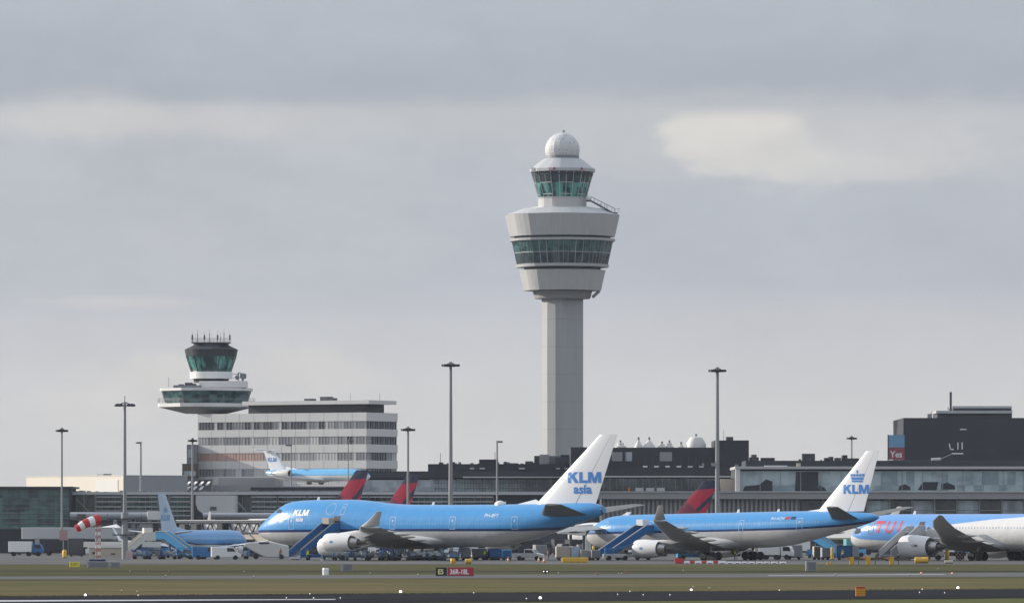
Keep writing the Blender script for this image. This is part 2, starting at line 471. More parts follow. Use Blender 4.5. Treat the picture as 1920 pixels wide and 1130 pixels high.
# ------------------------------------------------------------------ text and lettering
KLM_POLYS = {
    'K': [[(0, 0), (.27, 0), (.27, .36), (.36, .47), (.62, 0), (.95, 0), (.56, .66), (.90, 1), (.56, 1), (.27, .70), (.27, 1), (0, 1)]],
    'L': [[(0, 0), (.68, 0), (.68, .24), (.27, .24), (.27, 1), (0, 1)]],
    'M': [[(0, 0), (.24, 0), (.24, .62), (.42, 0), (.66, 0), (.84, .62), (.84, 0), (1.08, 0), (1.08, 1), (.74, 1), (.54, .38), (.34, 1), (0, 1)]],
}
def klm(x0, z0, h, shear=0.0, sx=1.0):
    out = []; x = x0
    for ch, w in (('K', .98), ('L', .74), ('M', 1.1)):
        for p in KLM_POLYS[ch]:
            out.append([(x + q[0] * h * sx + q[1] * h * shear, z0 + q[1] * h) for q in p])
        x += w * h * sx
    return out
def crown(cx, z0, w):
    """stylised crown: base band, five arches of dots, cross"""
    out = [[(cx - .42 * w, z0), (cx + .42 * w, z0), (cx + .44 * w, z0 + .12 * w), (cx - .44 * w, z0 + .12 * w)],
           [(cx - .45 * w, z0 + .15 * w), (cx + .45 * w, z0 + .15 * w), (cx + .5 * w, z0 + .33 * w), (cx - .5 * w, z0 + .33 * w)]]
    for i in range(5):
        a = cx + (i - 2) * .235 * w; r = .1 * w; zc = z0 + .46 * w
        out.append([(a + r * math.cos(t * math.pi / 5), zc + r * math.sin(t * math.pi / 5)) for t in range(10)])
    out.append([(cx - .035 * w, z0 + .58 * w), (cx + .035 * w, z0 + .58 * w), (cx + .035 * w, z0 + .8 * w), (cx - .035 * w, z0 + .8 * w)])
    out.append([(cx - .09 * w, z0 + .66 * w), (cx + .09 * w, z0 + .66 * w), (cx + .09 * w, z0 + .72 * w), (cx - .09 * w, z0 + .72 * w)])
    return out
def font_polys(txt, x0, z0, h, shear=0.0, bold=.02, sx=1.0):
    cu = bpy.data.curves.new('t', 'FONT'); cu.body = txt; cu.size = 1.0; cu.offset = bold; cu.resolution_u = 3
    o = bpy.data.objects.new('t', cu); COL.objects.link(o)
    bpy.context.view_layer.update()
    me = o.to_mesh()
    k = h / .7
    out = []
    for p in me.polygons:
        out.append([(x0 + me.vertices[i].co.x * k * sx + me.vertices[i].co.y * k * shear, z0 + me.vertices[i].co.y * k) for i in p.vertices])
    o.to_mesh_clear()
    bpy.data.objects.remove(o); bpy.data.curves.remove(cu)
    return out
def decal(name, polys, mat, parent, ysurf, cut=None):
    """polygons in the x-z plane laid on a surface y = -ysurf(x, z), 15 mm proud"""
    bm = bmesh.new()
    for p in polys:
        vs = [bm.verts.new((q[0], 0, q[1])) for q in p]
        try: bm.faces.new(vs)
        except ValueError: pass
    if cut:
        zs = [v.co.z for v in bm.verts]; xs = [v.co.x for v in bm.verts]
        for c0, c1, ax in ((min(zs), max(zs), 2), (min(xs), max(xs), 0)):
            c = c0 + cut
            while c < c1:
                co = [0, 0, 0]; no = [0, 0, 0]; co[ax] = c; no[ax] = 1
                bmesh.ops.bisect_plane(bm, geom=bm.verts[:] + bm.edges[:] + bm.faces[:], plane_co=co, plane_no=no)
                c += cut
    for v in bm.verts:
        v.co.y = -(ysurf(v.co.x, v.co.z) + .02)
    for f in bm.faces:
        f.normal_update()
        if f.normal.y > 0: f.normal_flip()
    me = bpy.data.meshes.new(name); bm.to_mesh(me); bm.free()
    me.materials.append(mat)
    o = bpy.data.objects.new(name, me); COL.objects.link(o); o.parent = parent
    return o

# ------------------------------------------------------------------ aircraft
def pchip(xs, ys):
    n = len(xs); h = [xs[i + 1] - xs[i] for i in range(n - 1)]; d = [(ys[i + 1] - ys[i]) / h[i] for i in range(n - 1)]
    m = [d[0]] + [0] * (n - 2) + [d[-1]]
    for i in range(1, n - 1):
        if d[i - 1] * d[i] > 0:
            w1 = 2 * h[i] + h[i - 1]; w2 = h[i] + 2 * h[i - 1]
            m[i] = (w1 + w2) / (w1 / d[i - 1] + w2 / d[i])
    def f(x):
        x = min(max(x, xs[0]), xs[-1])
        i = 0
        while i < n - 2 and x > xs[i + 1]: i += 1
        t = (x - xs[i]) / h[i]
        return ((1 + 2 * t) * (1 - t) ** 2 * ys[i] + t * (1 - t) ** 2 * h[i] * m[i] + t * t * (3 - 2 * t) * ys[i + 1] + t * t * (t - 1) * h[i] * m[i + 1])
    return f

def livery(name, stripe, L, above, below, band=None, bandw=.35, windows=None, top=None, rough=.28, extra=None):
    """paint scheme: colour split along a stripe line z(x); stripe: list of (x, z)"""
    m = bpy.data.materials.new(name); m.use_nodes = True
    T = NT(m.node_tree); b = m.node_tree.nodes['Principled BSDF']
    t = T.n('ShaderNodeTexCoord'); x, y, z = T.sep(t.outputs['Object'])[:3]
    zs = T.m('MULTIPLY', T.ramp(T.m('DIVIDE', x, L), [(p / L, q / 12.0) for p, q in stripe]), 12.0)
    rel = T.m('SUBTRACT', z, zs)
    up = T.m('GREATER_THAN', rel, 0.0)
    c = T.mix(up, below, above)
    if band:
        inb = T.m('MULTIPLY', T.m('GREATER_THAN', rel, -bandw), T.m('LESS_THAN', rel, 0.0))
        c = T.mix(inb, c, band)
    if windows:
        wz, x0, x1, pitch, wc, slope = windows
        fr = T.m('FRACT', T.m('DIVIDE', x, pitch))
        inx = T.m('MULTIPLY', T.m('LESS_THAN', fr, .52), T.m('MULTIPLY', T.m('GREATER_THAN', x, x0), T.m('LESS_THAN', x, x1)))
        zz = T.m('ABSOLUTE', T.m('SUBTRACT', T.m('SUBTRACT', z, T.m('MULTIPLY', x, slope)), wz))
        w = T.m('MULTIPLY', inx, T.m('LESS_THAN', zz, .19))
        nz = T.noise(T.vec(x, 0.0, 0.0), .6, 2)
        w = T.m('MULTIPLY', w, T.m('ADD', .35, T.m('MULTIPLY', nz, .6)))
        c = T.mix(w, c, wc)
    # faint frames, grime towards the belly and panel joints
    n = T.noise(T.vec(x, y, T.m('MULTIPLY', z, .5)), .45, 5, .6)
    seam = T.m('ADD', T.m('LESS_THAN', T.m('FRACT', T.m('DIVIDE', x, 3.05)), .028), T.m('LESS_THAN', T.m('FRACT', T.m('DIVIDE', z, 1.55)), .03))
    g = T.m('SUBTRACT', T.m('ADD', .93, T.m('MULTIPLY', n, .14)), T.m('MULTIPLY', seam, .12))
    sc = T.n('ShaderNodeVectorMath', operation='SCALE'); T.put(sc.inputs[0], c); T.put(sc.inputs['Scale'], g)
    T.put(b.inputs['Base Color'], sc.outputs[0])
    b.inputs['Roughness'].default_value = rough
    b.inputs['Coat Weight'].default_value = .25; b.inputs['Coat Roughness'].default_value = .12
    bp = T.n('ShaderNodeBump'); bp.inputs['Strength'].default_value = .5; bp.inputs['Distance'].default_value = .1
    T.put(bp.inputs['Height'], T.noise(T.vec(T.m('MULTIPLY', x, 1.0), y, z), .9, 3)); T.put(b.inputs['Normal'], bp.outputs[0])
    return m

def naca(c): return 5 * (.2969 * math.sqrt(c) - .126 * c - .3516 * c ** 2 + .2843 * c ** 3 - .1036 * c ** 4)
def sect(le, te, up, tc, c0=0.0, c1=1.0, n=9):
    le, te, up = Vector(le), Vector(te), Vector(up)
    ch = te - le; cl = ch.length
    cs = [c0 + (c1 - c0) * (1 - math.cos(math.pi * i / (n - 1))) / 2 for i in range(n)]
    top = [le + ch * c + up * (naca(c) * tc * cl + .006) for c in cs]
    bot = [le + ch * c - up * (naca(c) * tc * cl + .006) for c in reversed(cs)]
    return top + bot

def airliner(name, label, sp, loc, theta, scale=1.0, group=None):
    root = thing(name, label, 'airliner', loc, -theta, group)
    root.scale = (scale,) * 3
    st = sp['st']; slope = sp.get('slope', 0.0); xm = sp.get('xm', 30.0)
    dz = lambda x: slope * (x - xm)
    xs = [s[0] for s in st]; L = xs[-1]
    ft, fb, fw, fz = (pchip(xs, [s[i] for s in st]) for i in (1, 2, 3, 4))
    def ring(x, n=40):
        t_, b_, w_, c_ = ft(x), fb(x), fw(x), fz(x)
        out = []
        for i in range(n):
            a = 2 * math.pi * i / n
            s_ = math.sin(a)
            out.append((x, w_ * math.cos(a), dz(x) + (c_ + (t_ - c_) * s_ if s_ >= 0 else c_ + (c_ - b_) * s_)))
        return out
    def ys(x, z):
        z -= dz(x)
        t_, b_, w_, c_ = ft(x), fb(x), fw(x), fz(x)
        q = (z - c_) / ((t_ - c_) if z > c_ else (c_ - b_))
        return w_ * math.sqrt(max(0.0, 1 - q * q))
    samp = [0, .03, .1, .25, .5, .8, 1.2, 1.7, 2.3, 3, 3.8, 4.8, 6, 7.5, 9] + [9 + (L - 9) * i / 46 for i in range(1, 47)]
    samp += [L - .6, L - .3, L - .1]; samp = sorted(set(x for x in samp if x <= L))
    mb = MB().loft([ring(x) for x in samp])
    fus = mb.build('fuselage', sp['paint'], root, smooth=60)
    # wing-body fairing
    if 'fairing' in sp:
        x0, x1, hw, zb = sp['fairing']
        rr = []
        for i in range(15):
            t = i / 14; x = x0 + (x1 - x0) * t; q = max(.02, math.sin(math.pi * t)) ** .5
            rr.append([(x, hw * q * math.cos(a), dz(x) + zb + 1.5 + (1.5 * q) * math.sin(a) * 1.0) for a in [2 * math.pi * k / 24 for k in range(24)]])
        MB().loft(rr).build('belly_fairing', sp['belly'], root, smooth=60)
    # wings
    for sgn in sp.get('sides', (-1, 1)):
        W_ = sp['wing']; rings = []
        for (xle, y, z, ch, tcw) in W_:
            rings.append(sect((xle, sgn * y, z + dz(xle)), (xle + ch, sgn * y, z - ch * .062 + dz(xle)), (0, 0, 1), tcw))
        w = MB().loft(rings).build('wing', sp['wingmat'], root, smooth=50)
        if 'winglet' in sp:
            rings = []
            for (xle, y, z, ch, tcw) in sp['winglet']:
                rings.append(sect((xle, sgn * y, z + dz(xle)), (xle + ch, sgn * y, z + dz(xle)), (0, sgn * .95, -.3), tcw))
            MB().loft(rings).build('winglet', sp.get('wingletmat', sp['wingmat']), w, smooth=50)
        for (x, y, z, ln_, r) in sp.get('fairings', []):
            MB().lathe([(.03, 0), (r * .7, ln_ * .12), (r, ln_ * .35), (r * .9, ln_ * .6), (r * .45, ln_ * .88), (.03, ln_)], (x, sgn * y, z + dz(x)), 12, axis='X').build('flap_fairing', sp['wingmat'], w, smooth=60)
    # tail
    def surf(nm, a, b, up, tc, mat, par, c0=0, c1=1):
        return MB().loft([sect(a[0], a[1], up, tc, c0, c1), sect(b[0], b[1], up, tc * .9, c0, c1)]).build(nm, mat, par, smooth=50)
    fx0, fx1, fzb, tx0, tx1, ftz = sp['fin']
    A = ((fx0, 0, fzb + dz(fx0)), (fx1, 0, fzb + dz(fx1))); B = ((tx0, 0, ftz + dz(tx0)), (tx1, 0, ftz + dz(tx1)))
    finm = sp['finmat']
    fin = surf('fin', A, B, (0, 1, 0), .10, finm, root, 0, .68)
    surf('rudder', A, B, (0, 1, 0), .096, finm, root, .69, 1)
    if 'dorsal' in sp:
        dx0, dzb, dx1, dzt = sp['dorsal']
        MB().loft([[(dx0, 0, dzb + dz(dx0)), (dx0 + .1, .02, dzb + dz(dx0)), (dx0 + .1, -.02, dzb + dz(dx0))],
                   [(dx1, 0, dzt + dz(dx1)), (dx1 + 2, .22, dzb - .3 + dz(dx1)), (dx1 + 2, -.22, dzb - .3 + dz(dx1))]]).build('fin_fillet', finm, root)
    def fin_y(x, z):
        t = (z - dz(x) - fzb) / (ftz - fzb); le = fx0 + (tx0 - fx0) * t; te = fx1 + (tx1 - fx1) * t
        c = min(max((x - le) / (te - le), 0.01), 1)
        return naca(c) * .10 * (te - le) + .012
    sx0, sx1, sz, ux0, ux1, uy, uz = sp['stab']
    for sgn in (-1, 1):
        surf('tailplane', ((sx0, sgn * .3, sz + dz(sx0)), (sx1, sgn * .3, sz + dz(sx1))), ((ux0, sgn * uy, uz + dz(ux0)), (ux1, sgn * uy, uz + dz(ux1))), (0, 0, 1), .10, sp.get('stabmat', sp['wingmat']), root)
    # engines
    for (ex, ey, ez, er, el_, pyx, pyz) in sp.get('engines', []):
        ez = ez + dz(ex)
        for sgn in ((-1, 1)):
            nc = MB().lathe([(er * .80, .15), (er * .84, .02), (er * .90, 0), (er * .965, .12), (er * 1.02, .5), (er * 1.05, el_ * .3), (er * 1.03, el_ * .55), (er * .93, el_ * .85), (er * .86, el_), (er * .82, el_), (er * .80, el_ * .8), (er * .8, el_ * .5)],
                            (ex, sgn * ey, ez), 32, axis='X', cap0=False, cap1=True)
            e = nc.build('engine', sp['nacmat'], root, smooth=50)
            MB().lathe([(er * .66, el_ * .55), (er * .62, el_), (er * .50, el_ * 1.12), (er * .40, el_ * 1.25), (er * .38, el_ * 1.25)], (ex, sgn * ey, ez), 24, axis='X').build('exhaust_nozzle', M['steel'], e, smooth=50)
            MB().lathe([(er * .33, el_ * 1.2), (er * .2, el_ * 1.4), (er * .05, el_ * 1.55)], (ex, sgn * ey, ez), 16, axis='X').build('exhaust_cone', M['burnt_metal'], e, smooth=50)
            fn = MB().lathe([(er * .8, 0), (er * .8, .02)], (ex + .7, sgn * ey, ez), 24, axis='X')
            fn.lathe([(.02, -.5), (er * .18, -.25), (er * .24, 0)], (ex + .7, sgn * ey, ez), 16, axis='X')
            fn.build('fan', M['black_metal'], e, smooth=40)
            MB().loft([sect((ex + el_ * .30, sgn * ey, ez + er * .96), (ex + el_ * 1.45, sgn * ey, ez + er * .55), (0, 1, 0), .09),
                       sect((pyx, sgn * ey, pyz + dz(pyx)), (pyx + el_ * .9, sgn * ey, pyz + dz(pyx) - .2), (0, 1, 0), .09)]).build('pylon', sp['nacmat'], e, smooth=50)
            if sp.get('chevron'):
                cm = MB()
                for i in range(18):
                    a0 = 2 * math.pi * i / 18; a1 = 2 * math.pi * (i + 1) / 18; am = (a0 + a1) / 2
                    P = lambda r, a, h: (ex + h, sgn * ey + r * math.cos(a), ez + r * math.sin(a))
                    cm.poly([P(er * .865, a0, el_ - .02), P(er * .865, a1, el_ - .02), P(er * .84, am, el_ + .55)])
                cm.build('chevron_ring', M['black_metal'], e)
    # landing gear
    for (gx, gy, ztop, wr, rows, halfw) in sp.get('gear', []):
        for sgn in ((-1, 1) if gy else (1,)):
            gmb = MB().tube((gx, sgn * gy, wr), (gx, sgn * gy, ztop + dz(gx)), .16, .2)
            gmb.tube((gx + .9, sgn * gy, ztop + dz(gx)), (gx, sgn * gy, wr + .9), .09)
            if len(rows) > 1: gmb.cb((gx + (rows[0] + rows[-1]) / 2, sgn * gy, wr), (abs(rows[-1] - rows[0]), .3, .25))
            gr = gmb.build('landing_gear', M['galvanised'], root)
            for r_ in rows:
                for s2 in (-1, 1):
                    MB().lathe([(wr * .35, -.2), (wr * .93, -.2), (wr, -.1), (wr, .1), (wr * .93, .2), (wr * .35, .2)], (gx + r_, sgn * gy + s2 * halfw, wr + .02), 18, axis='Y').build('wheel', M['rubber'], gr, smooth=40)
    # doors
    for (x, z0, w, h) in sp.get('doors', []):
        zz = z0 + dz(x)
        P = []
        for (a, b, c, d) in ((0, w, -.05, .05), (0, w, h - .05, h + .05), (-.05, .05, 0, h), (w - .05, w + .05, 0, h)):
            P.append([(x + a, zz + c), (x + b, zz + c), (x + b, zz + d), (x + a, zz + d)])
        P.append([(x + w * .35, zz + h * .58), (x + w * .65, zz + h * .58), (x + w * .65, zz + h * .78), (x + w * .35, zz + h * .78)])
        decal('door', P, sp.get('doormat', M['door_outline']), fus, ys, .3)
    # cockpit windows, both sides and front
    cw = sp.get('cockpit')
    if cw:
        for sgn in (1, -1):
            o = decal('cockpit_window', [[(p[0], p[1] + dz(p[0])) for p in q] for q in cw], M['cockpit_glass'], fus, ys, .2)
            if sgn == -1:
                for v in o.data.vertices: v.co.y = -v.co.y
                o.data.flip_normals()
    # antennas
    for (x, h) in sp.get('blades', []):
        zt = ft(x) + dz(x)
        MB().loft([sect((x, 0, zt - .1), (x + .6, 0, zt - .1), (0, 1, 0), .12), sect((x + .3, 0, zt + h), (x + .65, 0, zt + h), (0, 1, 0), .12)]).build('antenna', M['white_paint'], fus)
    return root, fus, fin, ys, fin_y, dz

BLUE = (.055, .28, .60); DBLUE = (.012, .035, .14); BELLY = (.50, .50, .50)
wing_m = pmat('wing_paint', (.33, .33, .325), .45, var=.25, scale=.5)
nac_m = pmat('nacelle_paint', (.72, .72, .72), .3, var=.1, scale=.8)
belly_m = pmat('belly_paint', (.52, .53, .54), .4, var=.15, scale=.4)
fin_white = pmat('fin_paint', (.76, .77, .79), .4, var=.07, scale=.3)
decal_blue = pmat('lettering_blue', (.045, .22, .58), .45, var=.1)
white_letter = pmat('lettering_white', (.80, .81, .82), .4, var=.05)
dark_stab = pmat('tailplane_paint', (.15, .15, .145), .5, var=.3, scale=.5)

# ---- four-engined jumbo
pt = livery('jumbo_livery', [(0, 4.75), (30, 4.95), (55, 5.0), (64, 5.3), (70, 5.9)], 70, BLUE, BELLY, DBLUE, .42,
            windows=(5.72, 9, 58, .56, (.14, .36, .62), 0.0))
J = dict(paint=pt, belly=belly_m, wingmat=wing_m, nacmat=nac_m, finmat=fin_white, stabmat=dark_stab,
    st=[(0, 4.72, 4.45, .02, 4.6), (.35, 5.15, 4.05, .40, 4.6), (1.0, 5.72, 3.6, .78, 4.62), (2.3, 6.75, 3.12, 1.32, 4.7), (3.6, 7.6, 2.78, 1.8, 4.8), (4.8, 8.35, 2.55, 2.15, 4.9),
        (6.3, 9.05, 2.35, 2.5, 5.0), (8.2, 9.38, 2.2, 2.85, 5.15), (11, 9.5, 2.1, 3.1, 5.3), (15, 9.56, 2.05, 3.25, 5.3), (19.5, 9.55, 2.05, 3.25, 5.3), (23.6, 9.3, 2.05, 3.25, 5.3), (27, 8.95, 2.05, 3.25, 5.3),
        (31, 8.75, 2.05, 3.25, 5.3), (40, 8.7, 2.05, 3.25, 5.3), (48, 8.72, 2.15, 3.25, 5.4), (53, 8.78, 2.9, 3.1, 5.75), (58, 8.85, 4.1, 2.6, 6.3), (62, 8.95, 5.3, 2.0, 7.0), (65.5, 8.95, 6.3, 1.45, 7.6), (67.6, 8.7, 6.85, .95, 7.8), (68.6, 8.2, 7.3, .42, 7.8)],
    fairing=(19, 43, 3.45, 1.75),
    wing=[(20.5, 0, 3.3, 16.5, .12), (22.3, 3.2, 3.45, 14.8, .12), (29.3, 12, 4.15, 9.4, .10), (38.0, 22, 4.8, 6.3, .09), (45.2, 31, 5.35, 4.0, .08)],
    winglet=[(45.5, 31, 5.35, 3.4, .08), (47.4, 31.6, 6.3, 2.1, .07), (49.5, 32.3, 7.6, .9, .07)],
    fairings=[(33.5, 7, 3.2, 6.0, .42), (37.2, 13.5, 3.7, 5.2, .36), (40.4, 18, 4.1, 4.6, .32), (43.4, 24.5, 4.5, 3.8, .26)],
    fin=(55.4, 66.9, 8.7, 67.7, 71.0, 19.4), dorsal=(51.8, 8.75, 55.4, 9.5), wingletmat=pmat('winglet_paint', (.50, .51, .52), .4),
    stab=(56.4, 65.8, 6.95, 65.4, 68.4, 11.0, 8.65),
    engines=[(22.4, 11.7, 2.15, 1.38, 5.0, 28.2, 3.9), (30.6, 20.8, 2.85, 1.38, 5.0, 36.4, 4.7)],
    gear=[(7.5, 0, 2.6, .62, (0,), .45), (31.5, 5.5, 3.2, .62, (-.75, .75), .55), (34.6, 1.9, 2.6, .62, (-.75, .75), .55)],
    doors=[(8.6, 4.9, 1.1, 1.9), (29.2, 4.9, 1.1, 1.9), (41.0, 4.9, 1.1, 1.9), (53.0, 4.9, 1.1, 1.9), (19.0, 7.2, .8, 1.6)],
    cockpit=[[(4.75, 7.55), (5.5, 7.5), (5.6, 8.05), (5.15, 8.1)], [(5.65, 7.5), (6.3, 7.45), (6.3, 7.95), (5.75, 8.05)]],
    blades=[(12, .5), (35, .45), (49, .4)])
TH = R(36.9)
def on_plane(loc, th, x, y, z=0.0):
    return (loc[0] + x * math.cos(th) + y * math.sin(th), loc[1] - x * math.sin(th) + y * math.cos(th), z)
JL = (X(484, 1024), 1024.0, 0)
jroot, jfus, jfin, jys, jfy, _ = airliner('jumbo_jet', 'large blue and white four-engined jumbo jet with KLM asia on its tail', J, JL, TH)
decal('lettering', klm(61.9, 12.0, 1.68, 0, 1.29) + font_polys('asia', 63.0, 10.4, 1.38, 0, .03, 1.12), decal_blue, jfin, jfy)
decal('lettering', klm(9.3, 7.0, .98, .12, 1.15) + font_polys('asia', 10.1, 6.15, .62, .1, .02, 1.2), white_letter, jfus, jys, .3)
decal('registration', font_polys('PH-BFY', 47.6, 6.75, .55, 0, .0, 1.1), white_letter, jfus, jys, .3)
ring_ = []
for i in range(28):
    a0 = 2 * math.pi * i / 28; a1 = 2 * math.pi * (i + 1) / 28
    ring_.append([(16.9 + .95 * math.cos(a0), 8.05 + .95 * math.sin(a0)), (16.9 + .95 * math.cos(a1), 8.05 + .95 * math.sin(a1)), (16.9 + .85 * math.cos(a1), 8.05 + .85 * math.sin(a1)), (16.9 + .85 * math.cos(a0), 8.05 + .85 * math.sin(a0))])
decal('emblem', ring_, M['door_outline'], jfus, jys, .4)
decal('door', [[(17.9, 5.15), (19.2, 5.15), (19.2, 6.95), (17.9, 6.95)]], M['black_metal'], jfus, jys, .3)['label'] = 'open dark passenger doorway'
MB().lathe([(.62, -.05), (.66, .1), (.5, .2)], (68.25, 0, 7.78), 20, axis='X').build('exhaust_outlet', M['burnt_metal'], jroot, smooth=40)
MB().lathe([(.9, 0), (.85, .45), (.4, .7), (.05, .78)], (48.5, 0, 8.55), 16).build('radome_blister', M['white_paint'], jroot, smooth=60)

# ---- twin jet with the crown emblem
SL = .016
pt = livery('twin_livery', [(0, 4.35), (30, 4.85), (44, 5.15), (52, 5.6), (59, 6.4)], 59, BLUE, BELLY, DBLUE, .34,
            windows=(5.18, 6, 50, .53, (.22, .36, .52), SL), )
A3 = dict(paint=pt, belly=belly_m, wingmat=wing_m, nacmat=nac_m, finmat=fin_white, stabmat=dark_stab, slope=SL, xm=30,
    st=[(0, 4.1, 3.9, .02, 4.0), (.3, 4.6, 3.45, .55, 4.05), (.9, 5.1, 3.05, .95, 4.1), (2.0, 5.95, 2.6, 1.6, 4.3), (3.2, 6.6, 2.3, 2.1, 4.5), (5.0, 7.2, 2.05, 2.55, 4.7), (7.2, 7.45, 1.92, 2.78, 4.75),
        (9.5, 7.5, 1.9, 2.82, 4.75), (36, 7.5, 1.9, 2.82, 4.75), (40, 7.5, 2.05, 2.8, 4.85), (46, 7.45, 3.0, 2.45, 5.3), (51, 7.3, 4.1, 1.75, 5.7), (55.5, 7.05, 5.1, 1.05, 6.1), (57.6, 6.75, 5.7, .6, 6.25), (58.4, 6.45, 6.05, .25, 6.25)],
    fairing=(16.5, 35, 3.0, 1.45),
    wing=[(17.8, 0, 2.6, 12.5, .12), (19.6, 2.8, 2.75, 10.6, .12), (24.4, 9.6, 3.6, 7.3, .11), (31.5, 20.5, 5.0, 4.6, .10), (37.0, 28.8, 6.2, 2.7, .09)],
    winglet=[(37.2, 28.8, 6.2, 2.4, .08), (38.2, 29.6, 7.0, 1.7, .07), (39.3, 30.2, 8.35, .9, .07)],
    fairings=[(27.2, 5.4, 2.7, 4.6, .38), (29.6, 9.8, 3.2, 4.8, .36), (31.6, 14, 3.7, 4.4, .32), (34.0, 18.5, 4.3, 3.8, .28), (36.3, 23, 4.9, 3.2, .24)],
    fin=(46.5, 55.6, 7.25, 56.1, 58.6, 16.5), dorsal=(43.2, 7.35, 47.5, 7.75),
    stab=(49.6, 55.0, 5.95, 55.8, 58.0, 9.7, 7.85),
    engines=[(18.0, 9.4, 2.0, 1.42, 4.7, 23.6, 3.3)],
    gear=[(6.6, 0, 2.6, .52, (0,), .38), (29.6, 5.3, 2.8, .68, (-.95, .95), .7)],
    doors=[(5.2, 4.5, 1.05, 1.9), (14.6, 4.5, 1.05, 1.9), (33.2, 4.5, .8, 1.7), (44.4, 4.55, 1.05, 1.8)],
    cockpit=[[(1.75, 5.1), (2.6, 5.05), (2.75, 5.6), (2.15, 5.65)], [(2.68, 5.05), (3.3, 5.05), (3.2, 5.6), (2.82, 5.6)]],
    blades=[(8, .45), (30.5, .5), (38.5, .4)])
TH2 = R(40.5)
AL = (X(1101, 1024), 1024.0, 0)
aroot, afus, afin, ays, afy, adz = airliner('twin_jet', 'blue and white twin-engined airliner with a crown emblem on its white tail', A3, AL, TH2)
decal('lettering', klm(51.9, 10.35, 1.4, 0, 1.20), decal_blue, afin, afy)
decal('emblem', crown(54.5, 12.15, 2.35), decal_blue, afin, afy)
decal('registration', font_polys('PH-AOM', 39.2, 6.35, .42, 0, .0, 1.15), white_letter, afus, ays, .3)
decal('flag', [[(42.0, 6.4), (42.9, 6.4), (42.9, 6.85), (42.0, 6.85)]], M['dull_red'], afus, ays, .3)
decal('flag', [[(43.1, 6.4), (44.0, 6.4), (44.0, 6.85), (43.1, 6.85)]], M['navy'], afus, ays, .3)

# ---- light blue twin with raked wing tips
TB = (.13, .33, .68); WHT = (.70, .70, .69)
pt = livery('raked_livery', [(0, 4.2), (.8, 3.9), (3.5, 3.3), (9.5, 3.1), (13.5, 3.5), (16.5, 4.6), (20, 5.4), (24, 5.8), (30, 6.4), (40, 7.0), (60, 8.5)], 60, TB, WHT, None,
            windows=(5.1, 12.5, 50, .6, (.25, .30, .38), 0.0))
T7 = dict(paint=pt, belly=belly_m, wingmat=wing_m, nacmat=nac_m, finmat=fin_white,
    st=[(0, 3.35, 3.1, .02, 3.25), (.3, 3.95, 2.65, .6, 3.3), (1.0, 4.7, 2.2, 1.15, 3.5), (2.2, 5.6, 1.9, 1.75, 3.9), (3.6, 6.35, 1.75, 2.2, 4.15), (5.4, 6.95, 1.65, 2.6, 4.3), (8, 7.2, 1.6, 2.82, 4.4),
        (11, 7.25, 1.6, 2.88, 4.42), (40, 7.25, 1.6, 2.88, 4.42), (48, 7.2, 2.6, 2.5, 5.0), (54, 7.0, 4.2, 1.6, 5.7), (59.5, 6.4, 5.6, .3, 6.0)],
    fairing=(17, 36, 3.0, 1.3),
    wing=[(18.2, 0, 2.5, 14, .12), (20.4, 2.8, 2.6, 12, .12), (26.4, 10.5, 3.6, 7.4, .10), (34.0, 21.5, 5.3, 4.4, .09), (38.4, 26.8, 6.2, 2.9, .08), (42.3, 30.2, 7.0, .7, .08)],
    fairings=[(28.6, 6, 2.6, 5.2, .42), (31.2, 11, 3.1, 4.8, .38), (34.2, 16, 3.9, 4.2, .32)],
    fin=(47, 55.5, 7.0, 55.5, 58.5, 16.9), stab=(50.5, 56, 6.0, 56.2, 58, 9.8, 6.8),
    engines=[(18.8, 9.9, 2.15, 1.76, 5.5, 26.2, 3.5)], chevron=True,
    gear=[(5.8, 0, 2.4, .55, (0,), .4), (29.5, 4.9, 2.6, .7, (-.8, .8), .6)],
    doors=[(5.6, 4.2, 1.05, 1.9)], doormat=M['mid_grey'],
    cockpit=[[(1.6, 4.25), (2.5, 4.15), (2.85, 4.9), (2.2, 5.15)], [(2.6, 4.15), (3.7, 4.4), (3.5, 5.0), (2.95, 4.95)]],
    blades=[(12.5, .5)])
TL = (X(1597, 1012), 1012.0, 0)
troot, tfus, tfin, tys, tfy, _ = airliner('raked_wing_jet', 'pale blue and white airliner with red TUI on its nose and big white engines', T7, TL, R(43))
red_letter = pmat('lettering_red', (.55, .06, .10), .4)
def thick(pts, w):
    out = []
    for (a, b) in zip(pts[:-1], pts[1:]):
        dx_, dz_ = b[0] - a[0], b[1] - a[1]; l = math.hypot(dx_, dz_); nx, nz = -dz_ / l * w / 2, dx_ / l * w / 2
        out.append([(a[0] + nx, a[1] + nz), (a[0] - nx, a[1] - nz), (b[0] - nx, b[1] - nz), (b[0] + nx, b[1] + nz)])
    return out
q = [(8.9 + a, z) for a, z in ((0, 6.35), (1.9, 6.35))]
tui = thick([(7.0, 5.98), (8.9, 5.98)], .45) + thick([(8.05, 5.95), (7.55, 4.35)], .6)
tui += thick([(9.75, 6.15), (9.35, 5.0), (9.5, 4.55), (9.95, 4.4), (10.4, 4.6), (10.65, 5.0), (11.0, 6.15)], .42) + thick([(12.3, 6.15), (11.8, 4.5)], .45)
decal('lettering', tui, red_letter, tfus, tys, .3)
decal('door', [[(15.9, 4.45), (17.0, 4.45), (17.0, 6.05), (15.9, 6.05)]], M['black_metal'], tfus, tys, .3)['label'] = 'open dark passenger doorway'
def nac_y(x, z):
    r = 1.72 * 1.04; q_ = (z - 2.15) / r
    return 9.9 + r * math.sqrt(max(0, 1 - q_ * q_))
for c in [c for c in troot.children if c.name.startswith('engine')]:
    pass
eng = [c for c in troot.children if c.name.startswith('engine')][0]
decal('lettering', font_polys('TUI.COM', 20.1, 2.15, .42, 0, .01, 1.15), M['dark_grey'], eng, nac_y, .3)
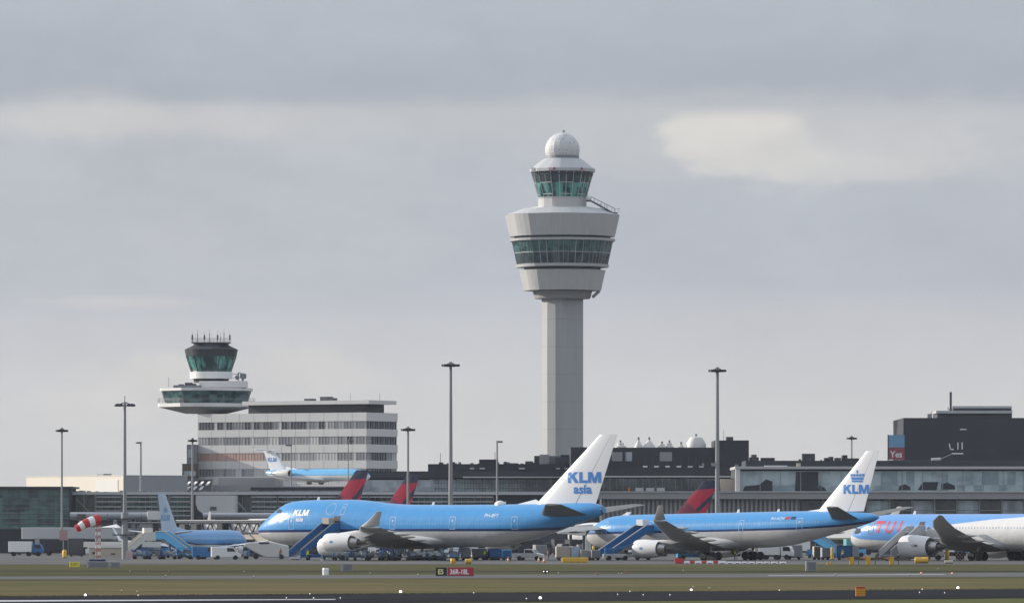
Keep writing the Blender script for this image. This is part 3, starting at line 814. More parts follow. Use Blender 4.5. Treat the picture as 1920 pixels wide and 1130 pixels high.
for (rt, nm, ex, ey, ez, er) in ((jroot, 'engine', 30.6, 20.8, 2.85, 1.38), (aroot, 'engine', 18.0, 9.4, 2.0 + adz(18), 1.42)):
    es = [c for c in rt.children if c.name.startswith('engine')]
    e = es[2] if rt is jroot else es[0]
    fy = (lambda ey, ez, er: (lambda x, z: ey + er * 1.04 * math.sqrt(max(0, 1 - ((z - ez) / (er * 1.04)) ** 2))))(ey, ez, er)
    decal('emblem', crown(ex + 2.0, ez - .1, .62), decal_blue, e, fy, .3)

# ---- widebodies with red and navy tails, behind
def tail_paint():
    m = bpy.data.materials.new('red_navy_tail'); m.use_nodes = True
    T = NT(m.node_tree); b = m.node_tree.nodes['Principled BSDF']
    t = T.n('ShaderNodeTexCoord'); x, y, z = T.sep(t.outputs['Object'])[:3]
    RED = (.18, .008, .026); NV = (.008, .012, .035); DR = (.08, .012, .03)
    s = T.m('SUBTRACT', x, T.m('ADD', 27.2, T.m('MULTIPLY', z, 1.52)))
    c = T.mix(T.m('GREATER_THAN', s, 0.0), RED, NV)
    c = T.mix(T.m('GREATER_THAN', s, 1.7), c, RED)
    low = T.m('LESS_THAN', T.m('ADD', z, T.m('MULTIPLY', T.m('SUBTRACT', x, 40.0), .55)), 10.9)
    c = T.mix(low, c, DR)
    c = T.mix(T.m('GREATER_THAN', T.m('SUBTRACT', z, T.m('MULTIPLY', x, .06)), 11.35), c, NV)
    T.put(b.inputs['Base Color'], c); b.inputs['Roughness'].default_value = .6; b.inputs['Specular IOR Level'].default_value = .05
    return m
navy_nac = pmat('navy_nacelle', (.02, .035, .11), .4, var=.2)
ptd = livery('white_livery', [(0, 3.0), (48, 3.2)], 49, (.66, .66, .67), (.30, .31, .34), None, windows=(4.7, 6, 42, .53, (.10, .11, .13), 0))
D7 = dict(paint=ptd, belly=belly_m, wingmat=belly_m, nacmat=navy_nac, finmat=tail_paint(),
    st=[(0, 3.95, 3.75, .02, 3.85), (.4, 4.6, 3.2, .65, 3.9), (1.4, 5.4, 2.6, 1.25, 4.0), (3, 6.3, 2.15, 1.9, 4.2), (5, 6.8, 1.95, 2.35, 4.4), (8, 7.0, 1.9, 2.5, 4.45), (30, 7.0, 1.9, 2.5, 4.45),
        (36, 7.0, 2.6, 2.3, 4.9), (42, 6.9, 4.0, 1.5, 5.5), (46.5, 6.5, 5.2, .7, 5.9), (48, 6.1, 5.7, .2, 5.9)],
    wing=[(15, 0, 2.6, 10, .12), (20, 8, 3.3, 6.5, .11), (29.0, 23.8, 5.0, 2.2, .09)],
    winglet=[(29.2, 23.8, 5.0, 2.0, .08), (30.4, 24.3, 6.2, 1.4, .08), (31.8, 24.7, 8.0, .6, .08)],
    fin=(32.2, 43.6, 6.6, 44.2, 48.9, 15.8), stab=(40.5, 45.5, 5.6, 45.5, 47.3, 9.3, 6.4),
    engines=[(14.5, 7.9, 1.95, 1.3, 4.2, 19.5, 3.2)],
    gear=[(5.6, 0, 2.4, .45, (0,), .35), (24, 4.6, 2.8, .6, (-.7, .7), .5)])
def tail_to(px, D, th, sc, xt=48.0):
    """nose position so that the fin tip stands on the sight line px at distance D"""
    x, y = X(px, D), D
    return (x - xt * sc * math.cos(th), y + xt * sc * math.sin(th), 0)
th = R(58)
d1 = airliner('widebody_jet', 'white airliner whose red and navy tail rises over the jumbo jet hump', D7, tail_to(687, 1236, th, 1.03), th, 1.03, 'airliners with red and navy tails')[0]
d2 = copy_tree(d1, None, 'white airliner whose red and navy tail stands behind the jumbo jet mid fuselage', tail_to(785, 1262, th, 1.0), -th, .99)
th3 = R(50)
d3 = copy_tree(d1, None, 'white airliner with red and navy tail showing over the crown-tailed twin jet', tail_to(1343, 1190, th3, .88), -th3, .875)

# ---- single-aisle jet seen from behind, at the gate
pt = livery('narrow_livery', [(0, 2.6), (25, 2.7), (34, 3.3), (39, 4.0)], 39, BLUE, (.62, .63, .64), DBLUE, .3, windows=(3.7, 5, 33, .5, (.35, .5, .66), 0))
N7 = dict(paint=pt, belly=belly_m, wingmat=pmat('pale_wing', (.58, .60, .62), .4), nacmat=nac_m, finmat=pmat('fin_pale_blue', (.45, .56, .68), .4), wingletmat=fin_white,
    st=[(0, 2.7, 2.5, .02, 2.6), (.5, 3.5, 1.9, .7, 2.65), (2, 4.5, 1.4, 1.4, 2.9), (4, 5.2, 1.25, 1.8, 3.2), (7, 5.35, 1.2, 1.88, 3.25), (27, 5.35, 1.2, 1.88, 3.25), (32, 5.3, 2.0, 1.6, 3.7), (36, 5.0, 3.2, .9, 4.2), (38.5, 4.6, 4.0, .25, 4.3)],
    wing=[(12.5, 0, 1.7, 7.8, .12), (15.5, 5.2, 2.15, 4.6, .11), (21.5, 16.6, 3.3, 1.6, .10)],
    winglet=[(21.6, 16.6, 3.3, 1.4, .08), (22.3, 17.0, 4.3, .9, .07), (23.4, 17.6, 5.9, .5, .07)],
    fin=(29.5, 36.6, 5.1, 35.2, 38.2, 12.6), dorsal=(25.5, 5.3, 29.8, 6.0), stab=(32, 36.2, 4.5, 36.0, 37.6, 7.0, 5.2),
    engines=[(12.0, 4.8, 1.5, 1.0, 3.4, 15.5, 2.2)],
    gear=[(4, 0, 1.7, .4, (0,), .25), (20, 2.9, 1.8, .55, (0,), .4)])
# heading away from the camera and a little to the right
def heading(psi):      # angle from +Y towards +X; local nose is -x
    return math.pi - (math.pi / 2 + R(psi)) + math.pi / 2 + math.pi / 2
hp = R(24)
hx, hy = math.sin(hp), math.cos(hp)
tail_pt = (X(297, 1112), 1112.0)
nloc = (tail_pt[0] + 33.6 * hx, tail_pt[1] + 33.6 * hy, 0)
# nose direction local -x must map on (hx, hy): rotation rz with (-cos, -sin) = (hx, hy)
rz = math.atan2(-hy, -hx)
nr, nfus, nfin, nys, nfy, _ = airliner('single_aisle_jet', 'blue and white single-aisle airliner seen from behind at the left gate', N7, nloc, -rz, .885)
def flip_side(o):
    for v in o.data.vertices: v.co.x, v.co.y = -v.co.x, -v.co.y
flip_side(decal('lettering', klm(-36.9, 7.2, 1.15, 0, 1.0) + crown(-35.3, 8.8, 1.5), pmat('lettering_pale', (.16, .33, .56), .5), nfin, lambda x, z: nfy(-x, z)))

# ---- small T-tail jet on the terrace roof
pt = livery('small_jet_livery', [(0, 2.2), (24, 2.2), (30, 2.6), (32, 2.9)], 32, (.12, .42, .72), (.66, .66, .65), None, windows=(2.6, 4, 22, .5, (.3, .45, .6), 0))
tfin = pmat('small_jet_fin', (.74, .76, .78), .4)
F7 = dict(paint=pt, belly=belly_m, wingmat=belly_m, nacmat=pmat('small_nacelle', (.66, .64, .60), .4), finmat=tfin, stabmat=tfin,
    st=[(0, 1.9, 1.7, .02, 1.8), (.4, 2.5, 1.4, .6, 1.9), (1.6, 3.2, 1.05, 1.1, 2.1), (3.5, 3.65, .9, 1.5, 2.3), (6, 3.8, .85, 1.65, 2.35), (23, 3.8, .85, 1.65, 2.35), (28, 3.75, 1.5, 1.2, 2.6), (31, 3.5, 2.4, .5, 2.9), (31.6, 3.2, 2.8, .2, 3.0)],
    wing=[(12.0, 0, 1.0, 5.6, .12), (18.0, 14, 2.2, 1.8, .10)],
    fin=(25.0, 30.2, 3.6, 29.2, 32.3, 8.4), dorsal=(21.5, 3.75, 25.2, 4.4), stab=(29.4, 32.4, 8.35, 30.6, 32.2, 5.0, 8.5),
    engines=[(22.0, 2.75, 2.75, .92, 4.0, 24.0, 2.8)],
    gear=[(4.5, 0, 1.2, .35, (0,), .2), (16.5, 2.4, 1.2, .5, (0,), .3)])
FZ = Z(908, 1400)
froot, ffus, ffin, fys, ffy, _ = airliner('tee_tail_jet', 'small white and light blue T-tail jet displayed on the terrace roof', F7, (X(694, 1400), 1400.0, FZ), -(math.pi + R(-36)), .92)
# seen from its starboard side
flip_side(decal('lettering', klm(-30.9, 5.6, 1.0, 0, 1.0), decal_blue, ffin, lambda x, z: ffy(-x, z)))

# ------------------------------------------------------------------ main control tower
TD = 1540.0
TC = (X(1054.5, TD), TD)
tz = lambda py: Z(py, TD)
tm = lambda px: px * TD / FP
def facets(hw, angs):
    """corner points of a polygon; angle 0 faces the camera, positive to the east"""
    return [(hw * math.sin(R(a)), -hw * math.cos(R(a))) for a in angs]
def chamf(hw, rot, n=8, c=7):
    out = []
    for i in range(n):
        a = rot + 360.0 / n * i
        out += [a - c * 1.7, a - c * .55, a + c * .55, a + c * 1.7]
    return facets(hw, out)
tower = thing('control_tower', 'tall concrete airport control tower with white radar dome on top', 'control tower', (TC[0], TC[1], 0))
ROT = -47
sh = MB()
angs = [-47, -20, -3, 42, 87, 132, 177, 222, 267]
sh.prism(facets(tm(39), angs), 0, tz(560))
for k in range(1, 9):
    pass
sh.build('shaft', M['concrete_tower'], tower)
for zz in [tz(900 - 52 * i) for i in range(0, 7)]:
    pass
jm = MB()
for i in range(14):
    z0 = tz(548) - (i + 1) * 6.6
    pts = facets(tm(39) + .015, angs); inn = facets(tm(39) - .2, angs)
    jm.prism(pts, z0, z0 + .10)
jm.build('shaft_joint', M['concrete_wall'], tower)
def frust(name, h0, y0, h1, y1, mat, c=6, rot=ROT, par=None, cap=True):
    return MB().prism(chamf(tm(h0), rot, c=c), tz(y0), tz(y1), pts1=chamf(tm(h1), rot, c=c)).build(name, mat, par or tower)
frust('collar', 52, 560, 56, 546, M['concrete_wall'])
frust('lower_drum', 72.5, 545, 81, 507, M['concrete_panel'])
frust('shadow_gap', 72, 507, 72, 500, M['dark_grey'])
frust('floor_slab', 86.5, 501.5, 87.5, 496.5, M['concrete_panel'])
frust('glazing_core', 84, 497, 93.5, 453, M['window_dark'])
frust('ceiling_slab', 98.5, 453, 99.5, 448.5, M['concrete_panel'])
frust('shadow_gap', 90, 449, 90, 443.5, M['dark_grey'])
frust('upper_drum', 98.5, 444, 107.5, 404, M['concrete_panel'])
frust('drum_roof', 107.5, 403.8, 76, 392, M['light_grey'])
frust('roof_plinth', 60, 392, 59, 389.5, M['light_grey'])
def window_ring(par, h0, y0, h1, y1, rot, c, nper, glass, frame, fw=.16, transom=(.5,), n=8, jit=0.25):
    """one window per facet with its mullions"""
    P0 = chamf(tm(h0), rot, n, c); P1 = chamf(tm(h1), rot, n, c); z0, z1 = tz(y0), tz(y1)
    N_ = len(P0)
    for i in range(N_):
        a0, a1, b0, b1 = Vector((*P0[i], z0)), Vector((*P0[(i + 1) % N_], z0)), Vector((*P1[i], z1)), Vector((*P1[(i + 1) % N_], z1))
        wide = (a1 - a0).length > tm(12)
        g = MB().add([a0, a1, b1, b0], [(0, 1, 2, 3)]).build('window', glass, par)
        if (a1 - a0).length < 1.0: continue
        fm = MB(); k = max(1, int(round((a1 - a0).length / 1.75)))
        for j in range(k + 1):
            t = j / k
            fm.tube(a0.lerp(a1, t), b0.lerp(b1, t), fw / 2, n=4)
        for t in transom:
            fm.tube(a0.lerp(b0, t), a1.lerp(b1, t), fw / 2, n=4)
        fm.build('frame', frame, g)
window_ring(tower, 84.8, 497, 89.5, 475.2, ROT, 5, 5, M['window_dark'], M['light_grey'], .17, (.02,))
window_ring(tower, 89.5, 475, 94.3, 453, ROT, 5, 5, M['window_teal'], M['light_grey'], .17, (.0,))
# cab
CR = -60
frust('cab_base', 45.5, 390, 45.5, 373, M['concrete_panel'], rot=CR)
frust('cab_sill', 46, 373.2, 47, 370.5, M['light_grey'], rot=CR)
window_ring(tower, 45, 370.5, 52.4, 344.2, CR, 5, 3, M['cab_teal'], M['light_grey'], .2, (.2,))
window_ring(tower, 52.4, 344, 58.5, 323, CR, 5, 3, M['window_dark'], M['light_grey'], .2, (.0,))
frust('cab_roof_edge', 61.5, 323, 62, 317.5, M['light_grey'], rot=CR)
frust('cab_roof', 61, 317.6, 35, 298, M['light_grey'], rot=CR)
frust('cab_ceiling', 57.5, 330, 58, 323.2, M['roof_dark'], rot=CR)
MB().lathe([(tm(32), 0), (tm(31), tm(6.5))], (0, 0, tz(298.5)), 24).build('dome_collar', M['mid_grey'], tower, smooth=40)
# radome with its joint pattern
def radome_mat():
    m = bpy.data.materials.new('radome'); m.use_nodes = True
    T = NT(m.node_tree); b = m.node_tree.nodes['Principled BSDF']
    t = T.n('ShaderNodeTexCoord')
    v = T.n('ShaderNodeTexVoronoi', feature='F1'); T.put(v.inputs['Vector'], t.outputs['Object']); v.inputs['Scale'].default_value = 1.15; v.inputs['Randomness'].default_value = .35
    c = T.mix(T.m('LESS_THAN', v.outputs['Distance'], .27), (.58, .58, .58), (.40, .35, .36))
    T.put(b.inputs['Base Color'], c); b.inputs['Roughness'].default_value = .55
    return m
dp = [(tm(32.5) * math.cos(a), tz(273) + tm(32.5) * math.sin(a) - tz(273)) for a in [R(-26 + 116 * i / 22) for i in range(23)]]
dp[-1] = (.02, dp[-1][1])
MB().lathe(dp[::2], (0, 0, tz(281.5)), 18).build('radar_dome', radome_mat(), tower, smooth=14)
ap = MB().tube((0.4, 0, tz(243.5)), (0.4, 0, tz(249)), .08); ap.lathe([(.35, 0), (.35, .25)], (0.3, 0, tz(247.5)), 8)
ap.build('lightning_rod', M['mid_grey'], tower)
for a, h in ((-62, 62), (35, 62), (-15, 62)):
    p = facets(tm(h), [a])[0]
    MB().lathe([(.3, 0), (.35, .3), (.1, .6)], (p[0], p[1], tz(321)), 10).build('obstruction_light', M['dull_red'], tower)
p = facets(tm(61), [-62])[0]
MB().cb((p[0], p[1], tz(320)), (1.1, 1.1, 1.0)).build('antenna_box', M['white_paint'], tower)
# stair gangway and instruments on the drum roof
sg = MB()
P = lambda px, py, y=-3: (tm(px - 1054.5), y, tz(py))
for yy in (-3.6, -2.4):
    sg.tube(P(1098, 378, yy), P(1108, 378, yy), .16, n=6); sg.tube(P(1108, 378, yy), P(1148, 400, yy), .18, n=6); sg.tube(P(1148, 400, yy), P(1158, 401, yy), .14, n=6)
    for i in range(8):
        t = i / 7; px, py = 1108 + 44 * t, 378 + 22 * t
        sg.tube(P(px, py, yy), P(px, py - 8, yy), .04, n=4)
    sg.tube(P(1108, 370, yy), P(1152, 392, yy), .05, n=4)
for i in range(22):
    t = i / 21; sg.cb(P(1108 + 40 * t, 378 + 22 * t, -3.0), (.3, 1.2, .06))
sg.build('roof_gangway', M['dark_grey'], tower)
MB().lathe([(.05, 0), (tm(4.5), .3), (tm(4.5), 1.0), (tm(2.5), 1.5), (.05, 1.6)], P(1103, 378.5, -3), 14).build('instrument_dome', M['white_paint'], tower, smooth=60)
am = MB()
for px, py, l in ((1126, 383, 7), (1137, 386, 6), (1153, 392, 8), (1160, 391, 5)):
    am.tube(P(px, py + 8, -2), P(px, py, -2), .05, n=4); am.tube(P(px - 3, py + 1, -2), P(px + l / 2, py + 1.5, -2), .05, n=4)
am.build('antenna', M['mid_grey'], tower)
sup = MB()
sup.tube((tm(56), -2, tz(558)), (tm(69), -2, tz(546)), .4, n=6)
sup.build('pipe_bracket', M['concrete_wall'], tower)

# ------------------------------------------------------------------ old tower
OD = 1512.0
tz_, tm_ = tz, tm
tz = lambda py: Z(py, OD)
tm = lambda px: px * OD / FP
OC = (X(396, OD), OD)
old = thing('old_control_tower', 'older squat control tower with dark crown and antennas above the office block', 'control tower', (OC[0], OC[1], 0))
tower_keep = tower; tower = old
R8 = -22.5 - 2
frust('neck', 25, 900, 25, 768, M['dark_grey'], rot=R8)
# viewing disc, offset to the west
dc = tm(-9)
def shifted(pts, sx): return [(x + sx, y) for x, y in pts]
DR = -45 - 6
def disc(name, h0, y0, h1, y1, mat, c=6, n=4):
    return MB().prism(shifted(chamf(tm(h0), DR, n, c), dc), tz(y0), tz(y1), pts1=shifted(chamf(tm(h1), DR, n, c), dc)).build(name, mat, tower)
DR = -6 - 90
disc('disc_underside', 40, 775, 90, 763, M['concrete_wall'], 14)
disc('disc_walkway', 91, 763.2, 91, 756.5, M['office_white'], 14)
disc('disc_core', 76, 756, 82, 733, M['window_dark'], 14)
P0 = shifted(chamf(tm(77), DR, 4, 14), dc); P1 = shifted(chamf(tm(84), DR, 4, 14), dc)
for i in range(len(P0)):
    NP = len(P0); a0, a1, b0, b1 = Vector((*P0[i], tz(755))), Vector((*P0[(i + 1) % NP], tz(755))), Vector((*P1[i], tz(733))), Vector((*P1[(i + 1) % NP], tz(733)))
    g = MB().add([a0, a1, b1, b0], [(0, 1, 2, 3)]).build('window', M['window_teal'], tower)
    fm = MB(); k = max(1, int((a1 - a0).length / 1.7))
    for j in range(k + 1): fm.tube(a0.lerp(a1, j / k), b0.lerp(b1, j / k), .05, n=4)
    fm.tube(a0.lerp(b0, .3), a1.lerp(b1, .3), .06, n=4)
    fm.build('frame', M['mid_grey'], g)
disc('disc_roof', 87, 733, 87, 728, M['office_white'], 14)
rl = MB()
P0 = shifted(chamf(tm(91), DR, 4, 14), dc)
for i in range(len(P0)):
    a, b = Vector((*P0[i], tz(755))), Vector((*P0[(i + 1) % len(P0)], tz(755)))
    for h in (.5, 1.05): rl.tube(a + Vector((0, 0, h)), b + Vector((0, 0, h)), .03, n=4)
    k = max(1, int((b - a).length / 1.6))
    for j in range(k + 1): rl.tube(a.lerp(b, j / k), a.lerp(b, j / k) + Vector((0, 0, 1.05)), .03, n=4)
rl.build('railing', M['mid_grey'], tower)
rb = MB(); rb.cb((tm(24), -2, tz(721)), (tm(88), 9, tm(12))); rb.build('roof_block', M['office_white'], tower)
MB().cb((tm(-42), -4, tz(726)), (tm(52), 6, tm(6))).build('roof_deck', M['mid_grey'], tower)
sv = MB()
for px, w, h in ((-54, 10, 5), (-40, 14, 8), (-30, 8, 6)): sv.cb((tm(px), -5, tz(726) + tm(h / 2)), (tm(w), 2, tm(h)))
sv.build('roof_plant', M['dark_grey'], tower)
R9 = -22.5 - 9
frust('upper_neck', 33, 717, 33, 709, M['roof_dark'], rot=R9)
frust('cab_parapet', 40, 710, 40.5, 697, M['white_paint'], rot=R9)
window_ring(tower, 37, 697, 47, 668, R9, 5, 3, M['cab_teal'], M['black_metal'], .25, (.12,))
frust('cab_band', 47.3, 668, 50, 655, M['roof_dark'], rot=R9)
frust('cab_roof', 50, 655.2, 33, 647, M['roof_dark'], rot=R9)
frust('roof_cap', 33, 647.2, 33, 643, M['black_metal'], rot=R9)
MB().prism([(tm(-36), -4), (tm(36), -4), (tm(36), 4), (tm(-36), 4)], tz(643.2), tz(641.8)).build('antenna_platform', M['mid_grey'], tower)
for px, top in ((-35, 621), (-25, 618), (-13, 621), (-2, 617), (12, 620), (18, 623), (25, 616), (35, 622)):
    b_ = MB(); yy = random.uniform(-3, 3)
    b_.tube((tm(px), yy, tz(642)), (tm(px), yy, tz(top + 8)), .09, n=5); b_.tube((tm(px), yy, tz(top + 8)), (tm(px), yy, tz(top)), .035, n=4)
    if px in (-35, 35, 12, -13): b_.cb((tm(px), yy, tz(632)), (.35, .35, 1.1))
    b_.build('antenna', M['dark_grey'], tower)
rl = MB()
for yy in (-4, 4):
    for h in (.5, 1.0): rl.tube((tm(-36), yy, tz(642) + h), (tm(36), yy, tz(642) + h), .03, n=4)
    for i in range(14): rl.tube((tm(-36 + 72 * i / 13), yy, tz(642)), (tm(-36 + 72 * i / 13), yy, tz(642) + 1), .03, n=4)
rl.build('platform_railing', M['dark_grey'], tower)
rd = MB()
rd.tube((tm(52), -3, tz(716)), (tm(52), -3, tz(698)), .12, n=5); rd.tube((tm(60), -3, tz(716)), (tm(60), -3, tz(700)), .25, n=6)
rd.tube((tm(42), -3, tz(702)), (tm(58), -3, tz(700)), .1, n=4); rd.tube((tm(42), -3, tz(710)), (tm(56), -3, tz(698)), .08, n=4)
rd.lathe([(.2, 0), (.75, .2), (.75, 1.2), (.2, 1.4)], (tm(61), -3, tz(711)), 10)
rd.lathe([(.2, 0), (.5, .2), (.5, .8), (.2, 1.0)], (tm(50), -3, tz(712)), 10)
rd.build('radar_equipment', M['mid_grey'], tower)
MB().tube((tm(-77), -6, tz(727)), (tm(-77), -6, tz(708)), .06, n=4).build('whip_antenna', M['mid_grey'], tower)
tower = tower_keep

# ------------------------------------------------------------------ office block under the old tower
AO = R(30)
OBD = 1478.0
ob = thing('office_block', 'long pale office block with four window bands and dark penthouse', 'office building', (X(687, OBD), OBD, 0), 0)
ob.rotation_euler = (0, 0, -AO)       # local -x runs along the long front (away to the west), local +y along the end wall
LO, WO = 46.3, 14.0
zo = lambda py: Z(py, OBD + 6)
bands = [(907, 892), (878, 863), (848, 833), (818, 804), (789.5, 773.5)]
ob_core = MB().box(-LO + .4, -.4, .4, WO - .4, 0, zo(780)).build('inner_wall', M['dark_grey'], ob)
for (b, t) in bands + [(990, 907.2)]:
    MB().box(-LO, 0, 0, WO, zo(b), zo(t)).build('wall', M['office_white'], ob)
curt = [pmat('curtain_pale', (.58, .58, .56), .7), pmat('curtain_grey', (.34, .35, .36), .6), pmat('blind_dark', (.05, .052, .065), .5), pmat('curtain_rose', (.52, .33, .28), .7), pmat('curtain_cream', (.58, .56, .52), .7), pmat('blind_mid', (.21, .22, .24), .6)]
wins = [(892, 878), (863, 848), (833, 818), (804, 789.5)]
rng = random.Random(11)
NB, NE = 18, 6
for r, (b, t) in enumerate(wins):
    z0, z1 = zo(b) + .003, zo(t) - .003
    last = 0
    for i in range(NB):
        x0 = -LO + .3 + (LO - .6) * i / NB; x1 = -LO + .3 + (LO - .6) * (i + 1) / NB
        if r == 1 and i < 7: k = 3
        elif r == 3 and i < 14: k = rng.choice((2, 2, 5))
        else: k = rng.choice((0, 1, 1, 5, last, 2 if i > 12 else 1, 4 if i < 4 else 5))
        last = k if k != 3 else 1
        w_ = MB()
        h = (x1 - x0)
        kk = [k, k, rng.choice((k, 1, 0, 5))] if k != 3 else [3, 3, 3]
        for j in range(3):
            w_.box(x0 + h * j / 3 + .06, x0 + h * (j + 1) / 3 - .06, .10, .34, z0, z1, j)
        w = w_.build('window', [curt[q_] for q_ in kk], ob)
        f_ = MB()
        for j in range(4): f_.box(x0 + h * j / 3 - (.07 if j in (0, 3) else .03), x0 + h * j / 3 + (.07 if j in (0, 3) else .03), .05, .12, z0, z1)
        f_.build('frame', M['offwhite'] if r != 3 else M['light_grey'], w)
    for i in range(NE):
        y0 = .3 + (WO - .6) * i / NE; y1 = .3 + (WO - .6) * (i + 1) / NE
        k = 2 if i in (1, 2, 3) and r < 3 else rng.choice((1, 0, 5, 2)) if r < 3 else 2
        w = MB().box(-.34, -.22, y0 + .08, y1 - .08, z0, z1).build('window', curt[k], ob)
        f_ = MB()
        for j in range(3):
            yy = y0 + (y1 - y0) * j / 2
            f_.box(-.24, -.1, yy - .05, yy + .05, z0, z1)
        f_.build('frame', M['light_grey'], w)
pj = MB()
for (b, t) in bands:
    for i in range(1, 12): pj.box(-LO * i / 12 - .03, -LO * i / 12 + .03, -.012, .2, zo(b) + .01, zo(t) - .01)
pj.build('panel_joint', M['concrete_wall'], ob)
MB().box(-33.5, -2.5, 2.0, WO - 2, zo(773.5) + .003, zo(757.5)).build('penthouse', M['cladding_dark'], ob)
MB().box(-34.5, .2, .8, WO - .8, zo(757.5) + .003, zo(750.5)).build('penthouse_roof', M['office_white'], ob)
rp = MB()
for x, w, h in ((-19, 2, .6), (-14.5, 2.4, 1.0), (-13, 1.6, .7)): rp.cb((x, 6, zo(750.5) + h / 2), (w, 2, h))
for x in (-8, 0): rp.tube((x, 6, zo(750.5)), (x, 6, zo(736)), .04, n=4)
rp.build('roof_plant', M['dark_grey'], ob)
# service core at the west end of the office block
cw = thing('service_core', 'dark stepped service core at the far end of the office block', 'building', (X(357, 1498), 1496, 0))
MB().box(X(351, 1498) - cw.location.x, X(370, 1498) - cw.location.x, 0, 10, 0, Z(833, 1498)).build('upper_shaft', M['mid_grey'], cw)
MB().box(X(343, 1498) - cw.location.x, X(371, 1498) - cw.location.x, -1.5, 8, 0, Z(869, 1498)).build('lower_block', M['brown_cladding'], cw)
MB().box(X(354, 1498) - cw.location.x, X(364, 1498) - cw.location.x, -.2, .3, Z(858, 1498), Z(842, 1498)).build('window', M['window_pale'], cw)
MB().box(X(346, 1498) - cw.location.x, X(368, 1498) - cw.location.x, -1.7, -1.45, Z(892, 1498), Z(883, 1498)).build('window', M['window_pale'], cw)

# ------------------------------------------------------------------ terminal pieces
def bld(name, label, px0, px1, D, depth, y0, y1, mat, cat='building', part='wall', z0=None):
    """rectangular block between sight lines; returns the Empty; local origin at its west front foot"""
    e = thing(name, label, cat, (X(px0, D), D, 0))
    MB().box(0, X(px1, D) - X(px0, D), 0, depth, Z(y0, D) if y0 is not None else 0, Z(y1, D)).build(part, mat, e)
    return e
def part(e, name, px0, px1, D, y0, y1, ya, yb, mat, bevel=0):
    """box on e: sighted edges px0..px1 and y0(bottom)..y1(top) at distance D; ya..yb depth offsets from e's front"""
    ox, oy = e.location.x, e.location.y
    return MB().box(X(px0, D) - ox, X(px1, D) - ox, D - oy + ya, D - oy + yb, Z(y0, D), Z(y1, D)).build(name, mat, e, bevel=bevel)

# west pier
PD = 1300.0
pier = bld('west_pier', 'long low glass pier behind the gate, with pale roof and horizontal fins', 118, 1060, PD, 26, None, 927, M['roof_dark'])
part(pier, 'roof', 116, 1060, PD, 927, 921.5, -1.2, 27, M['light_grey'])
rng = random.Random(5)
segs = [(131, 157, 'window_dark', 0), (159, 178, 'window_dark', 0), (180, 228, 'window_teal', 1), (238, 296, 'window_teal', 1), (300, 314, 'window_teal', 1), (320, 357, 'window_teal', 1),
        (440, 470, 'window_dark', 0), (472, 520, 'window_teal', 1), (522, 575, 'window_teal', 1), (577, 630, 'window_dark', 1), (632, 690, 'window_teal', 1), (692, 760, 'window_dark', 1), (762, 840, 'window_teal', 1), (842, 925, 'window_dark', 1)]
for (a, b, g, fins) in segs:
    w = part(pier, 'window', a, b, PD, 976, 929, -.25, -.02, M[g])
    f_ = MB(); n_ = max(1, int((b - a) / 11))
    for i in range(n_ + 1):
        px = a + (b - a) * i / n_
        f_.box(X(px, PD) - pier.location.x - .06, X(px, PD) - pier.location.x + .06, -.34, -.26, Z(976, PD), Z(929, PD))
    f_.build('frame', M['mid_grey'], w)
    if fins:
        fn = MB()
        for yy in (931, 940, 949.5, 957, 966):
            fn.box(X(a, PD) - pier.location.x, X(b, PD) - pier.location.x, -1.3, -.4, Z(yy, PD) - .09, Z(yy, PD) + .09)
        fn.build('sun_fin', M['light_grey'], w)
for px in (158, 179, 229, 297, 316, 318, 358):
    part(pier, 'column', px - .8, px + .8, PD, 985, 927, -.7, -.35, M['galvanised'])
br = MB()
for (a, b) in (((144, 935), (166, 958)), ((440, 935), (462, 958))):
    br.tube((X(a[0], PD) - pier.location.x, -1.0, Z(a[1], PD)), (X(b[0], PD) - pier.location.x, -1.0, Z(b[1], PD)), .16, n=5)
br.build('brace', M['galvanised'], pier)
part(pier, 'plinth', 118, 1060, PD, 1040, 977, -.6, -.02, M['dark_grey'])
rf = MB()
rng = random.Random(9)
for i in range(70):
    px = rng.uniform(130, 900); w = rng.uniform(1, 6); h = rng.uniform(.5, 3)
    rf.box(X(px, PD) - pier.location.x, X(px + w, PD) - pier.location.x, rng.uniform(0, 6), rng.uniform(7, 12), Z(921.5, PD), Z(921.5 - h, PD))
rf.build('roof_plant', M['mid_grey'], pier)
# its corner block to the west
wb = bld('teal_glass_block', 'dark teal glass corner block beside the pier, by the left edge', -60, 130, 1290, 20, None, 915, M['roof_dark'])
part(wb, 'roof', -62, 136, 1290, 915, 911.5, -1.5, 21, M['dark_grey'])
for i in range(10):
    a = -58 + i * 18.8
    w = part(wb, 'window', a, a + 18, 1290, 992, 917, -.2, -.02, M['window_teal'])
    fn = MB()
    for j in range(9): fn.box(X(a, 1290) - wb.location.x, X(a + 18, 1290) - wb.location.x, -.4, -.22, Z(989 - j * 9, 1290) - .05, Z(989 - j * 9, 1290) + .05)
    fn.build('frame', M['mid_grey'], w)
# pale hall behind the pier, its shaded end coloured grey
ch = thing('cream_hall', 'cream clad flat-roofed hall with its end wall greyed as shade, behind the pier roof', 'building', (X(231, 1352), 1352, 0), R(-58))
